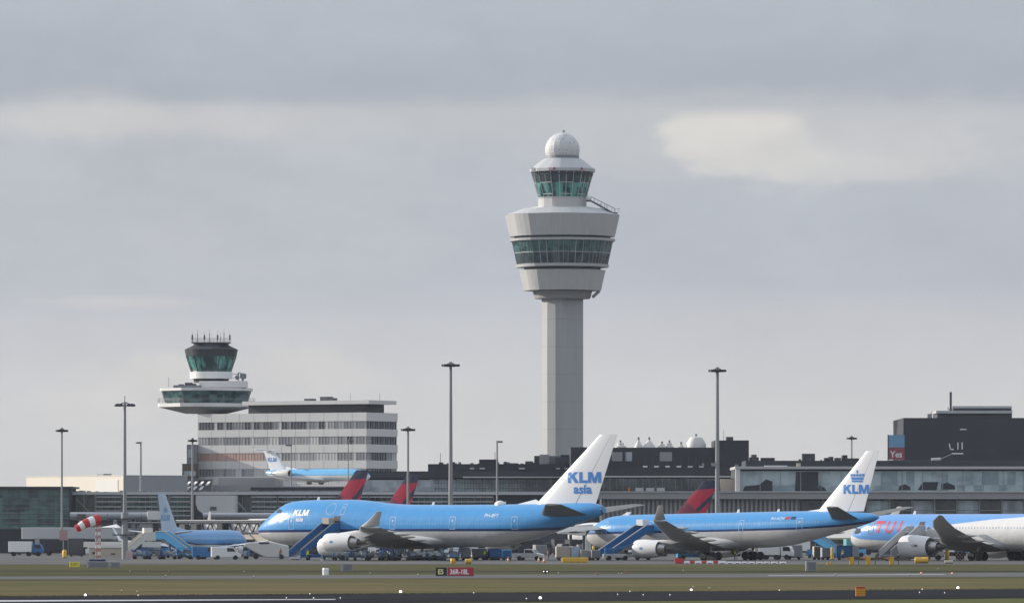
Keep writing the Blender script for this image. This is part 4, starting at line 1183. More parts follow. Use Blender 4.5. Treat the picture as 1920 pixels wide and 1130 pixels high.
# local -x runs along the sunlit cream side, local +y along the end wall greyed as shade
LH, WH = 44.0, 15.5
MB().add([(-LH, 0, 0), (0, 0, 0), (0, 0, Z(891, 1352)), (-LH, 0, Z(891, 1352))], [(0, 1, 2, 3)]).box(-LH, 0, .02, .5, 0, Z(891, 1352)).build('side_wall', M['cream_cladding'], ch)
MB().box(-LH, .02, .5, WH, 0, Z(891, 1352) - .02).build('end_wall', M['grey_paint'], ch)  # the shade on this end is put into its grey colour
MB().box(-12.5, -2.2, -.1, -.02, 0, Z(899, 1352)).build('wall_panel', M['offwhite'], ch)
MB().box(-LH, .1, -.1, WH + .1, Z(891, 1352), Z(890, 1352)).build('parapet', M['offwhite'], ch)
MB().cb((-14, 3, Z(889, 1352)), (3, 2, .5)).build('roof_vent', M['mid_grey'], ch)
lt = thing('lattice_canopy', 'white zigzag lattice roof canopy beside the cream hall', 'canopy', (X(310, 1370), 1370, 0))
def zig(e, px0, px1, D, yb, yt, n, r, mat, name, yoff=0):
    m_ = MB(); ox, oy = e.location.x, e.location.y
    for i in range(n):
        a = px0 + (px1 - px0) * i / n; b = px0 + (px1 - px0) * (i + 1) / n; c = (a + b) / 2
        m_.tube((X(a, D) - ox, D - oy + yoff, Z(yb, D)), (X(c, D) - ox, D - oy + yoff, Z(yt, D)), r, n=5)
        m_.tube((X(c, D) - ox, D - oy + yoff, Z(yt, D)), (X(b, D) - ox, D - oy + yoff, Z(yb, D)), r, n=5)
    for yy in (yb, yt): m_.tube((X(px0, D) - ox, D - oy + yoff, Z(yy, D)), (X(px1, D) - ox, D - oy + yoff, Z(yy, D)), r, n=5)
    return m_.build(name, mat, e)
for (n_t, a0, yb, yt, ya) in ((7, 312, 909, 902, -1.6), (6, 312, 918, 911, -2.6)):
    m_ = MB(); w = 12.2 * 1370 / FP; z0, z1 = Z(yb, 1370), Z(yt, 1370)
    for i in range(n_t):
        x0 = X(a0, 1370) - lt.location.x + i * w
        pts = [(x0, ya, z0), (x0 + w * .42, ya - .9, z0), (x0 + w * .85, ya - .2, z1), (x0 + w * .42, ya + .7, z1)]
        m_.add(pts + [(p[0], p[1] + .12, p[2] - .15) for p in pts], [(0, 1, 2, 3), (7, 6, 5, 4), (0, 4, 5, 1), (1, 5, 6, 2), (2, 6, 7, 3), (3, 7, 4, 0)])
    m_.build('roof_light_row', M['white_paint'], lt)
part(lt, 'soffit', 311, 397, 1374, 930, 899, 0, 6, M['concrete_wall'])
part(lt, 'eave', 311, 397, 1370, 899.5, 898, -.6, 8, M['mid_grey'])
gw = bld('grey_terrace_wall', 'mid grey concrete terrace building below the T-tail jet', 396, 520, 1380, 60, None, 909, M['concrete_wall'])
part(gw, 'stair_head', 396, 516, 1386, 908, 893, 34, 50, M['concrete_wall'])
tr = bld('roof_terrace', 'flat roof terrace with railings carrying the T-tail jet', 516, 812, 1384, 70, None, 911, M['concrete_wall'])
part(tr, 'dark_opening', 470, 660, 1379, 919, 913, -.2, -.02, M['roof_dark'])
rl = MB(); ox = tr.location.x
for h in (.45, .9, 1.3): rl.tube((0, .3, Z(911, 1384) + h), (X(812, 1384) - ox, .3, Z(911, 1384) + h), .05, n=4)
for i in range(60):
    xx = (X(812, 1384) - ox) * i / 59; rl.tube((xx, .3, Z(911, 1384)), (xx, .3, Z(911, 1384) + 1.3), .05, n=4)
rl.build('railing', M['light_grey'], tr)
part(tr, 'glass_screen', 675, 812, 1384, 921, 900, -.3, -.1, M['window_pale'])
# rotunda
ro = thing('gate_rotunda', 'rounded pale grey gate house attached to the pier', 'building', (X(402, 1280), 1280, 0))
pts = [(X(px, 1280) - ro.location.x, Z(py, 1280)) for px, py in ((367, 928), (440, 928), (440, 962), (396, 964), (380, 962), (371, 955), (367, 944))]
MB().add([(p[0], 0, p[1]) for p in pts] + [(p[0], 14, p[1]) for p in pts], [tuple(range(7)), tuple(range(13, 6, -1))] + [(i, (i + 1) % 7, 7 + (i + 1) % 7, 7 + i) for i in range(7)]).build('shell', M['light_grey'], ro)
part(ro, 'window', 394, 406, 1280, 956, 949, -.15, -.02, M['window_dark'])
part(ro, 'support', 392, 400, 1280, 1040, 964, 3, 6, M['concrete_wall'])

# gate bridges and tubes
def bridge(name, label, px0, px1, D, y0, y1, mat, rounded=True, truss=False, legs=(), slope=0.0):
    e = thing(name, label, 'passenger bridge', (X(px0, D), D, 0))
    L_ = X(px1, D) - X(px0, D); z0, z1 = Z(y0, D), Z(y1, D); h = z1 - z0
    if rounded:
        m_ = MB(); rings = []
        for i in range(9):
            x = L_ * i / 8
            rings.append([(x, 1.5 + 1.5 * math.cos(a), (z0 + z1) / 2 + slope * x + h / 2 * math.sin(a)) for a in [2 * math.pi * k_ / 20 for k_ in range(20)]])
        m_.loft(rings); m_.build('tunnel', mat, e, smooth=50)
    else:
        MB().box(0, L_, 0, 3, z0, z1).build('tunnel', mat, e, bevel=.08)
    for l in legs:
        lx = X(l, D) - X(px0, D)
        g_ = MB().tube((lx, .6, 0), (lx, .6, z0 + .1), .35); g_.tube((lx, 2.4, 0), (lx, 2.4, z0 + .1), .35); g_.cb((lx, 1.5, .5), (1.6, 3.4, .7)); g_.build('leg', M['concrete_wall'], e)
    return e
b1 = bridge('passenger_bridge', 'long round grey passenger tube across the pier, above the windsock', 131, 296, 1262, 974, 959.5, M['tunnel_grey'], legs=(150, 215, 280))
part(b1, 'end_cowl', 276, 300, 1262, 974, 958, -.4, 3.5, M['offwhite'], bevel=.1)
part(b1, 'doorway', 145, 161, 1262, 970, 963, -.25, 0.1, M['brown_cladding'])
b2 = bridge('passenger_bridge', 'grey passenger tube starting under the gate rotunda', 380, 640, 1262, 972, 960.5, M['tunnel_grey'], legs=(400, 520, 600))
b3 = thing('passenger_bridge', 'white glazed passenger bridge with black diagonal bracing above the single-aisle jet', 'passenger bridge', (X(330, 1225), 1225, 0))
o3 = b3.location
part(b3, 'tunnel', 331, 498, 1225, 1001, 976, .4, 3.4, M['white_paint'], bevel=.1)
part(b3, 'roof', 330, 500, 1225, 976, 974, -.1, 3.6, M['light_grey'])
zig(b3, 333, 496, 1225, 998, 979, 9, .12, M['dark_grey'], 'truss', .15)
for px in (345, 368): part(b3, 'equipment_box', px, px + 11, 1225, 994, 982, -1.2, .1, M['dark_grey'])
part(b3, 'door_cab', 420, 431, 1225, 1002, 979, -1.4, .3, M['black_metal'])
part(b3, 'underframe', 430, 520, 1225, 1017, 1001.5, .2, 3.0, M['beige'])
part(b3, 'cab', 330, 338, 1225, 1001, 980, -1, .3, M['black_metal'])
for px in (352, 450, 490): part(b3, 'leg', px, px + 5, 1225, 1038.9, 1001, 1, 2.5, M['concrete_wall'])
b3.rotation_euler = (0, 0, R(-42)); b3.scale = (1.34, 1, 1)
b4 = thing('apron_gantry', 'low grey gate structure of boxes and pipes left of the single-aisle jet', 'passenger bridge', (X(60, 1215), 1215, 0))
part(b4, 'tunnel', 40, 236, 1215, 1010, 988, .4, 3.4, M['light_grey'], bevel=.1)
part(b4, 'tunnel', 236, 300, 1215, 1006, 990, .4, 3.4, M['grey_paint'], bevel=.1)
m_ = MB(); ox = b4.location.x
m_.loft([[(X(188, 1215) - ox, .3, Z(988, 1215)), (X(188, 1215) - ox, 3, Z(988, 1215)), (X(188, 1215) - ox, 1.5, Z(987.5, 1215))], [(X(218, 1215) - ox, .3, Z(989, 1215)), (X(218, 1215) - ox, 3, Z(989, 1215)), (X(218, 1215) - ox, 1.5, Z(982, 1215))], [(X(226, 1215) - ox, .3, Z(989, 1215)), (X(226, 1215) - ox, 3, Z(989, 1215)), (X(226, 1215) - ox, 1.5, Z(987.5, 1215))]])
m_.build('tent_roof', M['white_paint'], b4)
for (a, b, t, u, mt) in ((247, 253, 1011, 972, 'mid_grey'), (258, 263, 1011, 984, 'mid_grey'), (288, 298, 1004, 980, 'black_metal'), (262, 286, 988, 978, 'concrete_wall'), (245, 254, 980, 970, 'galvanised'), (66, 74, 1041, 1008, 'concrete_wall'), (112, 120, 1041, 1010, 'concrete_wall')):
    part(b4, 'support', a, b, 1215, t, u, -.6, .3, M[mt])
for py in (979,):
    MB().tube((X(240, 1215) - ox, -.8, Z(py, 1215)), (X(700, 1215) - ox, -.8, Z(py, 1215)), .14, n=5).build('service_pipe', M['galvanised'], b4)
lb = bld('site_office', 'low cream portable site office with small dark windows, behind the windsock mast', 167, 229, 1120, 7, 1047.5, 1026, M['beige'])
part(lb, 'roof', 166, 230, 1120, 1026, 1024.8, -.2, 7.2, M['offwhite'])
for a, b, t, u in ((173, 182, 1038, 1034), (208, 216, 1039, 1036.5)): part(lb, 'window', a, b, 1120, t, u, -.06, -.01, M['dark_grey'])
part(lb, 'upper_unit', 155, 300, 1126, 1025, 1015, 2, 5, M['offwhite'])

# central terminal
CD = 1420.0
ct = bld('central_terminal', 'long dark flat-roofed terminal behind the jumbo jet, with pale glass front', 690, 1130, CD, 60, None, 884, M['roof_dark'])
part(ct, 'upper_roof', 802, 1090, CD, 884, 869, 4, 50, M['cladding_dark'])
part(ct, 'fascia', 690, 1130, CD, 896, 883, -1.4, -.02, M['roof_dark'])
for i in range(18):
    a = 806 + i * 16.5
    w = part(ct, 'window', a, a + 16, CD, 926, 898, -.2, -.02, M['window_pale'] if i not in (3, 7, 8) else M['window_blue'])
    f_ = MB()
    for j in range(4): f_.box(X(a + 5.33 * j, CD) - ct.location.x - .05, X(a + 5.33 * j, CD) - ct.location.x + .05, -.3, -.2, Z(926, CD), Z(898, CD))
    for yy in (905, 915): f_.box(X(a, CD) - ct.location.x, X(a + 16, CD) - ct.location.x, -.3, -.2, Z(yy, CD) - .05, Z(yy, CD) + .05)
    f_.build('frame', M['mid_grey'], w)
part(ct, 'canopy', 868, 1130, CD, 895.5, 893, -4, -1.5, M['light_grey'])
part(ct, 'balcony', 690, 1130, CD, 935, 927, -6, -.3, M['concrete_wall'])
part(ct, 'canopy', 690, 895, CD - 20, 929.5, 927, -2, 2, M['light_grey'])
rng = random.Random(21)
for (a, b, yt, mt) in ((898, 934, 860, 'cladding_dark'), (944, 951, 864, 'dark_grey'), (948, 972, 867, 'roof_dark'), (985, 1000, 863, 'dark_grey'), (1002, 1013, 853, 'roof_dark'), (1012, 1030, 851, 'concrete_wall'), (1030, 1052, 853, 'mid_grey'), (1052, 1072, 851, 'roof_dark'), (1042, 1072, 856, 'dark_grey')):
    part(ct, 'roof_plant', a, b, CD, 870, yt, rng.uniform(6, 14), rng.uniform(16, 22), M[mt])
for i in range(24):
    a = rng.uniform(808, 1060); part(ct, 'roof_plant', a, a + rng.uniform(2, 6), CD, 870, 869 - rng.uniform(.5, 4), 6, 9, M[rng.choice(('dark_grey', 'mid_grey', 'roof_dark'))])
for a, b in ((881, 889), (899, 909), (973, 984), (1043, 1050), (1058, 1066)):
    part(ct, 'skylight', a, b, CD, 879, 876, 2.5, 3.8, M['light_grey'])
for px, yt in ((825, 848), (928, 846)):
    MB().tube((X(px, CD) - ct.location.x, 8, Z(869, CD)), (X(px, CD) - ct.location.x, 8, Z(yt, CD)), .08, n=4).build('antenna', M['dark_grey'], ct)
# dark building with the tents on its roof
DD = 1400.0
db = bld('dark_hall', 'black clad hall with white roof domes behind the jumbo jet tail', 1070, 1347, DD, 40, None, 838.5, M['cladding_dark'])
part(db, 'tall_block', 1340, 1404, DD, 1000, 825, -.5, 24, M['cladding_dark'])
part(db, 'roof_plant', 1363, 1376, DD, 825, 818, 4, 8, M['dark_grey'])
part(db, 'skirt_roof', 1122, 1382, DD, 893, 876, -6, -.1, M['roof_dark'])
part(db, 'eave', 1128, 1380, DD, 894.5, 892.3, -7, -.2, M['offwhite'])
for a, b, mt in ((1147, 1167, 'concrete_wall'), (1172, 1185, 'window_pale'), (1237, 1260, 'concrete_wall')):
    part(db, 'window', a, b, DD, 864, 847, -.15, -.02, M[mt])
for i in range(6):
    a = 1205 + i * 21; part(db, 'skylight', a, a + 8, DD, 877, 873, -5, -3, M['white_paint'])
for i in range(12):
    a = 1196 + i * 13.5
    part(db, 'wall_rib', a, a + 1, DD, 876, 856, -.12, -.02, M['brown_cladding'])
rng = random.Random(2)
for i in range(9):
    a = rng.uniform(1270, 1395); part(db, 'roof_duct', a, a + rng.uniform(3, 8), DD, 874, 874 - rng.uniform(1, 7), -5, -3, M[rng.choice(('dark_grey', 'concrete_wall', 'roof_dark'))])
ox, oy = db.location.x, db.location.y
for px, w, yt, kind in ((1164, 11, 829, 0), (1198, 8, 823, 1), (1218, 12, 823, 1), (1242, 9, 831, 0), (1256, 8, 829, 0), (1278, 6, 832, 0), (1306, 19, 817, 2)):
    r = w * DD / FP; h = Z(yt, DD) - Z(838.5, DD)
    prof = [(r, 0), (r * .95, h * .2), (r * .5, h * .62), (r * .18, h * .95), (.05, h)] if kind == 1 else ([(r, 0), (r, h * .3), (r * .62, h * .45), (r * .6, h * .9), (.05, h)] if kind == 0 else [(r, 0), (r * .98, h * .35), (r * .6, h * .9), (.05, h)])
    d_ = MB().lathe(prof, (X(px, DD) - ox, 4, Z(838.5, DD)), 14).build('roof_dome', M['offwhite'], db, smooth=30)
    MB().tube((X(px, DD) - ox, 4, Z(yt, DD) - .2), (X(px, DD) - ox, 4, Z(yt - 4.5, DD)), .22, n=6).build('vent', M['mid_grey'], d_)
MB().tube((X(1358, DD) - ox, 4, Z(825, DD)), (X(1358, DD) - ox, 4, Z(806, DD)), .06, n=4).build('antenna', M['mid_grey'], db)
part(ct, 'stair_tower', 1070, 1100, 1396, 990, 838, -2, 3, M['roof_dark'])

# east concourse with the big framed window
ED = 1330.0
ec = thing('east_concourse', 'long concourse with big framed blue-grey window over a ribbed wall', 'building', (X(1130, ED), ED, 0))
part(ec, 'core', 1380, 2080, ED, 990, 876, .5, 30, M['dark_grey'])
part(ec, 'core', 1128, 1379.5, ED, 990, 920, .5, 30, M['dark_grey'])
part(ec, 'roof', 1378, 2080, ED, 879, 874, -2.0, 30, M['light_grey'])
part(ec, 'roof_back', 1400, 2080, ED, 874, 862.5, 5, 30, M['roof_dark'])
part(ec, 'window_frame', 1379, 1387, ED, 921, 879.2, -1.8, .3, M['office_white'])
part(ec, 'floor_slab', 1060, 2080, ED, 935, 921, -2.2, .3, M['concrete_wall'])
part(ec, 'slab_edge', 1060, 2080, ED, 922.5, 920.5, -2.5, -2.25, M['light_grey'])
for i in range(18):
    a = 1387.5 + i * 38.0
    w = part(ec, 'window', a, a + 37.6, ED, 920.4, 882.5, -.9, -.5, M['window_blue'])
    part(w, 'frame', a + 37.0, a + 38.0, ED, 920.3, 882.6, -1330 + ED - .0 - 1.05 + 0, .0, M['mid_grey']) if False else None
    f_ = MB(); f_.box(X(a + 36.9, ED) - ec.location.x, X(a + 38.0, ED) - ec.location.x, -1.05, -.9, Z(920.3, ED), Z(882.6, ED)); f_.build('frame', M['grey_paint'], w)
# things seen through the window: seating lounges and hanging screens, dark
rng = random.Random(4)
for (pts) in ([(1392, 920), (1396, 911), (1424, 908), (1436, 898), (1448, 902), (1448, 920)], [(1490, 920), (1492, 884), (1534, 884), (1534, 920)], [(1534, 920), (1536, 909), (1546, 914), (1550, 920)],
              [(1684, 918), (1686, 911), (1696, 907), (1706, 912), (1707, 918)], [(1720, 918), (1730, 903), (1759, 903), (1755, 918)], [(1765, 917), (1764, 907), (1776, 904), (1790, 910), (1790, 917)]):
    n_ = len(pts); v_ = [(X(p[0], ED) - ec.location.x, y_, Z(p[1], ED)) for y_ in (-1.0, -.92) for p in pts]
    MB().add(v_, [tuple(range(n_)), tuple(range(2 * n_ - 1, n_ - 1, -1))] + [(i, (i + 1) % n_, n_ + (i + 1) % n_, n_ + i) for i in range(n_)]).build('window_backdrop', M['cladding_dark'], ec)
# dark glass recess with balcony between the tail fin and the frame
part(ec, 'window_strip', 1130, 1378, ED, 918, 896, 6, 6.3, M['window_dark'])
for i in range(20):
    a = 1132 + i * 12.3
    part(ec, 'mullion', a, a + .8, ED, 918, 896, 5.7, 5.95, M['mid_grey'])
part(ec, 'wall_panel', 1352, 1378, ED, 920, 897, 4, 5, M['beige'])
for a in (1192, 1212, 1232): part(ec, 'counter', a, a + 15, ED, 920, 914, 2, 3, M['light_grey'])
part(ec, 'sign', 1178, 1181, ED, 920, 914, 1, 1.5, M['orange'])
# ribbed wall under the slab
ribs = MB()
part(ec, 'lower_wall', 1128, 1500, ED, 990, 935.5, -.4, .4, M['mid_grey'])
for i in range(44):
    a = 1130 + i * 8.4
    ribs.box(X(a, ED) - ec.location.x, X(a + 4, ED) - ec.location.x, -.9, -.42, Z(990, ED), Z(936, ED))
ribs.build('wall_ribs', M['concrete_wall'], ec)
for i in range(14):
    a = 1502 + i * 42
    part(ec, 'window', a, a + 38, ED, 985, 938, -.25, .2, M[('window_dark', 'window_pale', 'window_dark', 'window_blue')[i % 4]])
    part(ec, 'pier_column', a + 38.5, a + 41.5, ED, 990, 936, -.6, .3, M['concrete_wall'])
part(ec, 'rail', 1640, 2080, ED, 957, 955.5, -1.6, -1.4, M['mid_grey'])
rng = random.Random(8)
for (a, b, yt, mt) in ((1408, 1425, 856, 'cladding_dark'), (1412, 1421, 851, 'dark_grey'), (1430, 1455, 857, 'roof_dark'), (1508, 1532, 849, 'dark_grey'), (1550, 1556, 857, 'roof_dark'), (1558, 1566, 855, 'roof_dark'), (1570, 1580, 857, 'dark_grey'), (1583, 1592, 852, 'roof_dark'), (1592, 1612, 858, 'roof_dark')):
    part(ec, 'roof_plant', a, b, ED, 863, yt, rng.uniform(6, 9), rng.uniform(11, 14), M[mt])
for i in range(10):
    a = rng.uniform(1405, 1640); part(ec, 'roof_plant', a, a + rng.uniform(1.5, 4), ED, 863, 862 - rng.uniform(1, 5), 6, 9, M['roof_dark'])
part(ec, 'skylight', 1434, 1476, ED, 874.2, 872.3, -1, 2, M['white_paint'])
part(ec, 'roof_plant', 1494, 1501, ED, 874.2, 868, -.5, 1, M['beige'])
# far east dark block and hoarding
HD = 1480.0
hb = bld('black_office_block', 'large windowless black block with chimney on the far right skyline', 1694, 2090, HD, 40, None, 783, M['cladding_dark'])
part(hb, 'roof_unit', 1741, 1749, HD, 783, 775, 3, 6, M['galvanised'])
part(hb, 'roof_unit', 1751.5, 1753.5, HD, 783, 774, 3, 4, M['light_grey'])
part(hb, 'roof_drum', 1760, 1900, HD, 783, 774, 4, 20, M['dark_grey'])
part(hb, 'roof_deck', 1757, 1900, HD, 774, 769, 3, 21, M['light_grey'])
part(hb, 'roof_drum', 1790, 1900, HD, 769, 764, 5, 20, M['dark_grey'])
part(hb, 'roof_deck', 1788, 1900, HD, 764, 760, 4.5, 20.5, M['light_grey'])
m_ = MB().tube((X(1784.5, HD) - hb.location.x, 3.6, Z(769, HD)), (X(1784.5, HD) - hb.location.x, 3.6, Z(734, HD)), .28, n=8); m_.build('chimney', M['dark_grey'], hb, smooth=40)
ox = hb.location.x
def strokes(e, D, segs, w, yoff, mat, name='lettering'):
    m_ = MB()
    for (a, b) in segs:
        p0 = Vector((X(a[0], D) - e.location.x, 0, Z(a[1], D))); p1 = Vector((X(b[0], D) - e.location.x, 0, Z(b[1], D)))
        d = (p1 - p0); l = d.length; ang = math.atan2(d.z, d.x); c = (p0 + p1) / 2
        m_.cb((c.x, yoff, c.z), (l + w, .08, w), M=Matrix.Rotation(-ang, 4, 'Y'))
    return m_.build(name, mat, e)
strokes(hb, HD, [((1780, 832), (1782, 842)), ((1782, 842), (1787, 842)), ((1796, 830), (1796, 841)), ((1804, 830), (1804, 841))], .26, -.1, M['white_paint'])
part(hb, 'lamp', 1800, 1812, HD, 805.5, 803.5, -.3, -.05, M['white_paint'])
bb = thing('roof_hoarding', 'blue advertising hoarding with a red foot reading Yes beside the black block', 'billboard', (X(1665, 1440), 1440, Z(862, 1440)))
zb = lambda py: Z(py, 1440) - bb.location.z
BX = X(1696, 1440) - X(1665, 1440)
MB().box(0, BX, 0, .6, zb(838), zb(815)).build('upper_panel', pmat('hoarding_blue', (.15, .33, .50), .5, var=.5, scale=.6), bb)
MB().box(0, BX, 0, .6, zb(861), zb(838.1)).build('lower_panel', pmat('hoarding_red', (.30, .06, .08), .5, var=.7, scale=.6), bb)
MB().box(-.1, .15, -.1, .7, -1, zb(814.5)).build('edge_frame', M['window_teal'], bb)
m_ = MB()
for p in font_polys('Yes', .5, zb(856.5), 1.35, 0, .02, .95): m_.poly([(q_[0], -.03, q_[1]) for q_ in p])
m_.build('lettering', M['white_paint'], bb)
sb_ = MB().box(0.3, BX + 6, .8, 1.2, -1.2, 0); sb_.build('support', M['dark_grey'], bb)
pu = thing('roof_pipe_unit', 'silvery roof duct with a long sloping pipe in front of the black block', 'roof unit', (X(1746, 1345), 1345, Z(866, 1345)))
zp = lambda py: Z(py, 1345) - pu.location.z
xp = lambda px: X(px, 1345) - pu.location.x
MB().tube((xp(1746), 0, zp(862)), (xp(1764), 0, zp(861)), .42, n=12).build('duct', M['light_grey'], pu, smooth=40)
MB().tube((xp(1762), 0, zp(861)), (xp(1786), 0, zp(850)), .1, n=6).build('pipe', M['galvanised'], pu)
MB().tube((xp(1785), 0, zp(850)), (xp(1806), 0, zp(850)), .14, n=6).build('pipe', M['white_paint'], pu)
MB().cb((xp(1750), 0, zp(866)), (.4, .4, .8)).build('stand', M['mid_grey'], pu)
MB().cb((xp(1796), 1, zp(869)), (2.0, .8, .5)).build('louvre_box', M['offwhite'], pu)
# low backdrop buildings that close the apron to both sides
bw = bld('far_west_hangar', 'low dark hangar at the far left end of the apron', -330, -62, 1295, 40, None, 930, M['mid_grey'])
part(bw, 'roof', -332, -61, 1295, 930, 926, -.5, 41, M['light_grey'])

# ------------------------------------------------------------------ floodlight masts
def mast(label, px, D, ytop, ybase_z, r0, r1, headw, style, extras=False, group='apron light masts'):
    e = thing('floodlight_mast', label, 'light mast', (X(px, D), D, ybase_z), 0, group)
    H_ = Z(ytop, D) - ybase_z
    if extras:
        h1 = Z(968, D)
        MB().lathe([(r0, 0), (r0, h1), (r1, h1 + .2), (r1 * .7, H_)], (0, 0, 0), 14).build('pole', M['galvanised'], e, smooth=40)
        for py, w in ((972, 32), (1002, 22)):
            z_ = Z(py, D); w_ = w * D / FP
            m_ = MB().box(-w_, w_, -.8, .8, z_ - .1, z_ + .1)
            for sx in (-w_, w_): m_.tube((sx, -.8, z_), (sx, -.8, z_ + (.9 if w > 25 else .3)), .04, n=4)
            m_.build('platform', M['dark_grey'], e)
        MB().lathe([(r0 + .12, 0), (r0 + .12, .9)], (0, 0, Z(971, D)), 12).build('collar', M['galvanised'], e)
    else:
        MB().lathe([(r0, 0), ((r0 + r1) / 2, H_ * .5), (r1, H_)], (0, 0, 0), 12).build('pole', M['galvanised'], e, smooth=40)
    hw = headw * D / FP / 2
    if style == 'wide':
        a_ = MB().tube((-hw * .8, 0, H_ - .5), (0, 0, H_ - .05), .08, n=5); a_.tube((hw * .8, 0, H_ - .5), (0, 0, H_ - .05), .08, n=5); a_.tube((0, 0, H_ - .2), (0, 0, H_ + 1.0), .06, n=5)
        a_.build('cross_arm', M['dark_grey'], e)
        for sx in (-1, -.62, .62, 1):
            MB().lathe([(.05, .3), (.45, .15), (.55, -.12), (.4, -.2)], (sx * hw * .85, 0, H_ - .55), 10).build('lamp', M['black_metal'], e, smooth=40)
    elif style == 'ring':
        MB().lathe([(hw * .55, -.25), (hw * .75, -.1), (hw * .75, .05), (hw * .2, .45)], (0, 0, H_ - .6), 16).build('crown_ring', M['dark_grey'], e, smooth=40)
        for i in range(10):
            a = 2 * math.pi * i / 10
            b_ = MB(); b_.cb((hw * .86 * math.cos(a), hw * .86 * math.sin(a), H_ - .62), (.62, .5, .38), rz=a); b_.build('lamp', M['black_metal'], e)
    else:
        m_ = MB(); m_.tube((0, 0, H_ - .1), (style * hw * 1.0, 0, H_ - .12), .07, n=5); m_.tube((0, 0, H_ - .1), (-style * hw * .35, 0, H_), .06, n=5); m_.build('bracket', M['dark_grey'], e)
        for t in (.45, 1.0):
            MB().lathe([(.05, .2), (.38, .1), (.42, -.12), (.3, -.16)], (style * hw * t, 0, H_ - .18), 10).build('lamp', M['dark_grey'], e, smooth=40)
    return e
mast('tall thick light mast with two service platforms, near the windsock', 234, 1036, 753, 0, .50, .30, 33, 'wide', True)
mast('tallest light mast, rising from behind the jumbo jet fuselage', 845, 1100, 678, 0, .42, .24, 32, 'ring')
mast('tall light mast rising from behind the crown-tailed twin jet', 1345, 1085, 688, 0, .42, .26, 31, 'ring')
mast('medium light mast just right of the office block', 765, 1150, 799, 0, .26, .17, 24, 'ring')
mast('slim light mast in front of the central terminal', 932, 1240, 826, 0, .22, .16, 14, 1)
mast('slim light mast in front of the cream hall', 264, 1310, 828, 0, .30, .17, 12, -1)
mast('slim pale light mast before the service core of the office block', 361, 1255, 820, 0, .25, .17, 14, 'ring')
mast('thin light mast rising from the terrace before the office block front', 546, 1375, 833, Z(911, 1384), .12, .10, 16, -1)
mast('thin light mast in front of the office block right end', 653, 1368, 824, 0, .14, .10, 12, 1)
mast('light mast rising from the east concourse roof', 1597, 1345, 816, Z(864, 1345), .16, .14, 16, 'ring')
mast('light mast beside the teal glass block', 116, 1200, 801, 0, .22, .16, 20, 'ring')

# ------------------------------------------------------------------ ground equipment
def wheels(e, pts, r, w=.25, name='wheel'):
    for (x, y) in pts:
        MB().lathe([(r * .4, -w / 2), (r * .95, -w / 2), (r, 0), (r * .95, w / 2), (r * .4, w / 2)], (x, y, r + .01), 14, axis='Y').build(name, M['rubber'], e, smooth=40)

def boarding_stairs(name, label, loc, rz, height, run, flight_m, rail_m, canopy=None, base=None, width=2.3):
    """local: the platform is at y=0, the foot at y=-run"""
    e = thing(name, label, 'boarding stairs', loc, rz, None)
    w = width / 2
    # stringers and side panels
    for sx in (-1, 1):
        s_ = MB(); x = sx * w
        s_.add([(x - .05, -run, .35), (x + .05, -run, .35), (x + .05, -1.8, height - .3), (x - .05, -1.8, height - .3), (x - .05, -run, 1.5), (x + .05, -run, 1.5), (x + .05, -1.8, height + 1.0), (x - .05, -1.8, height + 1.0)],
               [(0, 1, 2, 3), (4, 7, 6, 5), (0, 3, 7, 4), (1, 5, 6, 2), (0, 4, 5, 1), (3, 2, 6, 7)])
        s_.build('side_panel', flight_m, e)
        r_ = MB().tube((x, -run, 1.6), (x, -1.8, height + 1.1), .09, n=6); r_.tube((x, -1.8, height + 1.1), (x, 0, height + 1.1), .07, n=6); r_.build('handrail', rail_m, e)
    st_ = MB(); n = int(height / .22)
    for i in range(n):
        t = i / n; st_.box(-w + .06, w - .06, -run + (run - 1.8) * t, -run + (run - 1.8) * (t + 1.0 / n), .35 + (height - .35) * t - .1, .35 + (height - .35) * (t + 1.0 / n))
    st_.build('steps', M['mid_grey'], e)
    p_ = MB().box(-w, w, -1.8, .1, height - .25, height); p_.box(-w - .02, -w + .05, -1.75, 0, height, height + 1.0); p_.box(w - .05, w + .02, -1.75, 0, height, height + 1.0)
    p_.build('platform', flight_m, e)
    if canopy:
        MB().box(-w, w - .9, -1.7, -.2, height + .9, height + 1.9).build('canopy', canopy, e, bevel=.05)
    c_ = MB().box(-w - .1, w + .1, -run * .92, -.8, .45, .95); c_.box(-w, w, -2.6, -1.0, .95, 1.5)
    c_.tube((0, -2.2, .9), (0, -2.2, height - .3), .22); c_.tube((0, -run * .75, .9), (0, -2.2, height - 1.0), .14)
    c_.build('chassis', base or flight_m, e)
    wheels(e, [(sx * (w - .05), yy) for sx in (-1, 1) for yy in (-run * .8, -1.4)], .42)
    return e
# position against the doors
def at_door(loc, th, xd, half):
    p = on_plane(loc, th, xd, -half - .05); return p
boarding_stairs('boarding_stairs', 'dark blue boarding stairs up to the open door of the jumbo jet', at_door(JL, TH, 18.2, 3.25), -TH, 4.75, 10.0, M['stair_blue'], M['galvanised'], M['beige'])
boarding_stairs('boarding_stairs', 'blue boarding stairs with a pale rail at the front door of the crown-tailed twin jet', at_door(AL, TH2, 15.0, 2.82), -TH2, 4.5, 11.0, M['stair_blue'], M['light_grey'], M['white_paint'], M['light_grey'])
boarding_stairs('boarding_stairs', 'pale grey boarding stairs at the open door of the TUI jet', at_door(TL, R(43), 16.3, 2.88), -R(43), 4.3, 8.5, M['light_grey'], M['offwhite'], None)
boarding_stairs('boarding_stairs', 'parked light blue stairs with beige rails, behind the windsock', (X(296, 1085), 1085, 0), R(68), 3.4, 6.2, M['light_blue'], M['beige'], None, M['cart_blue'])
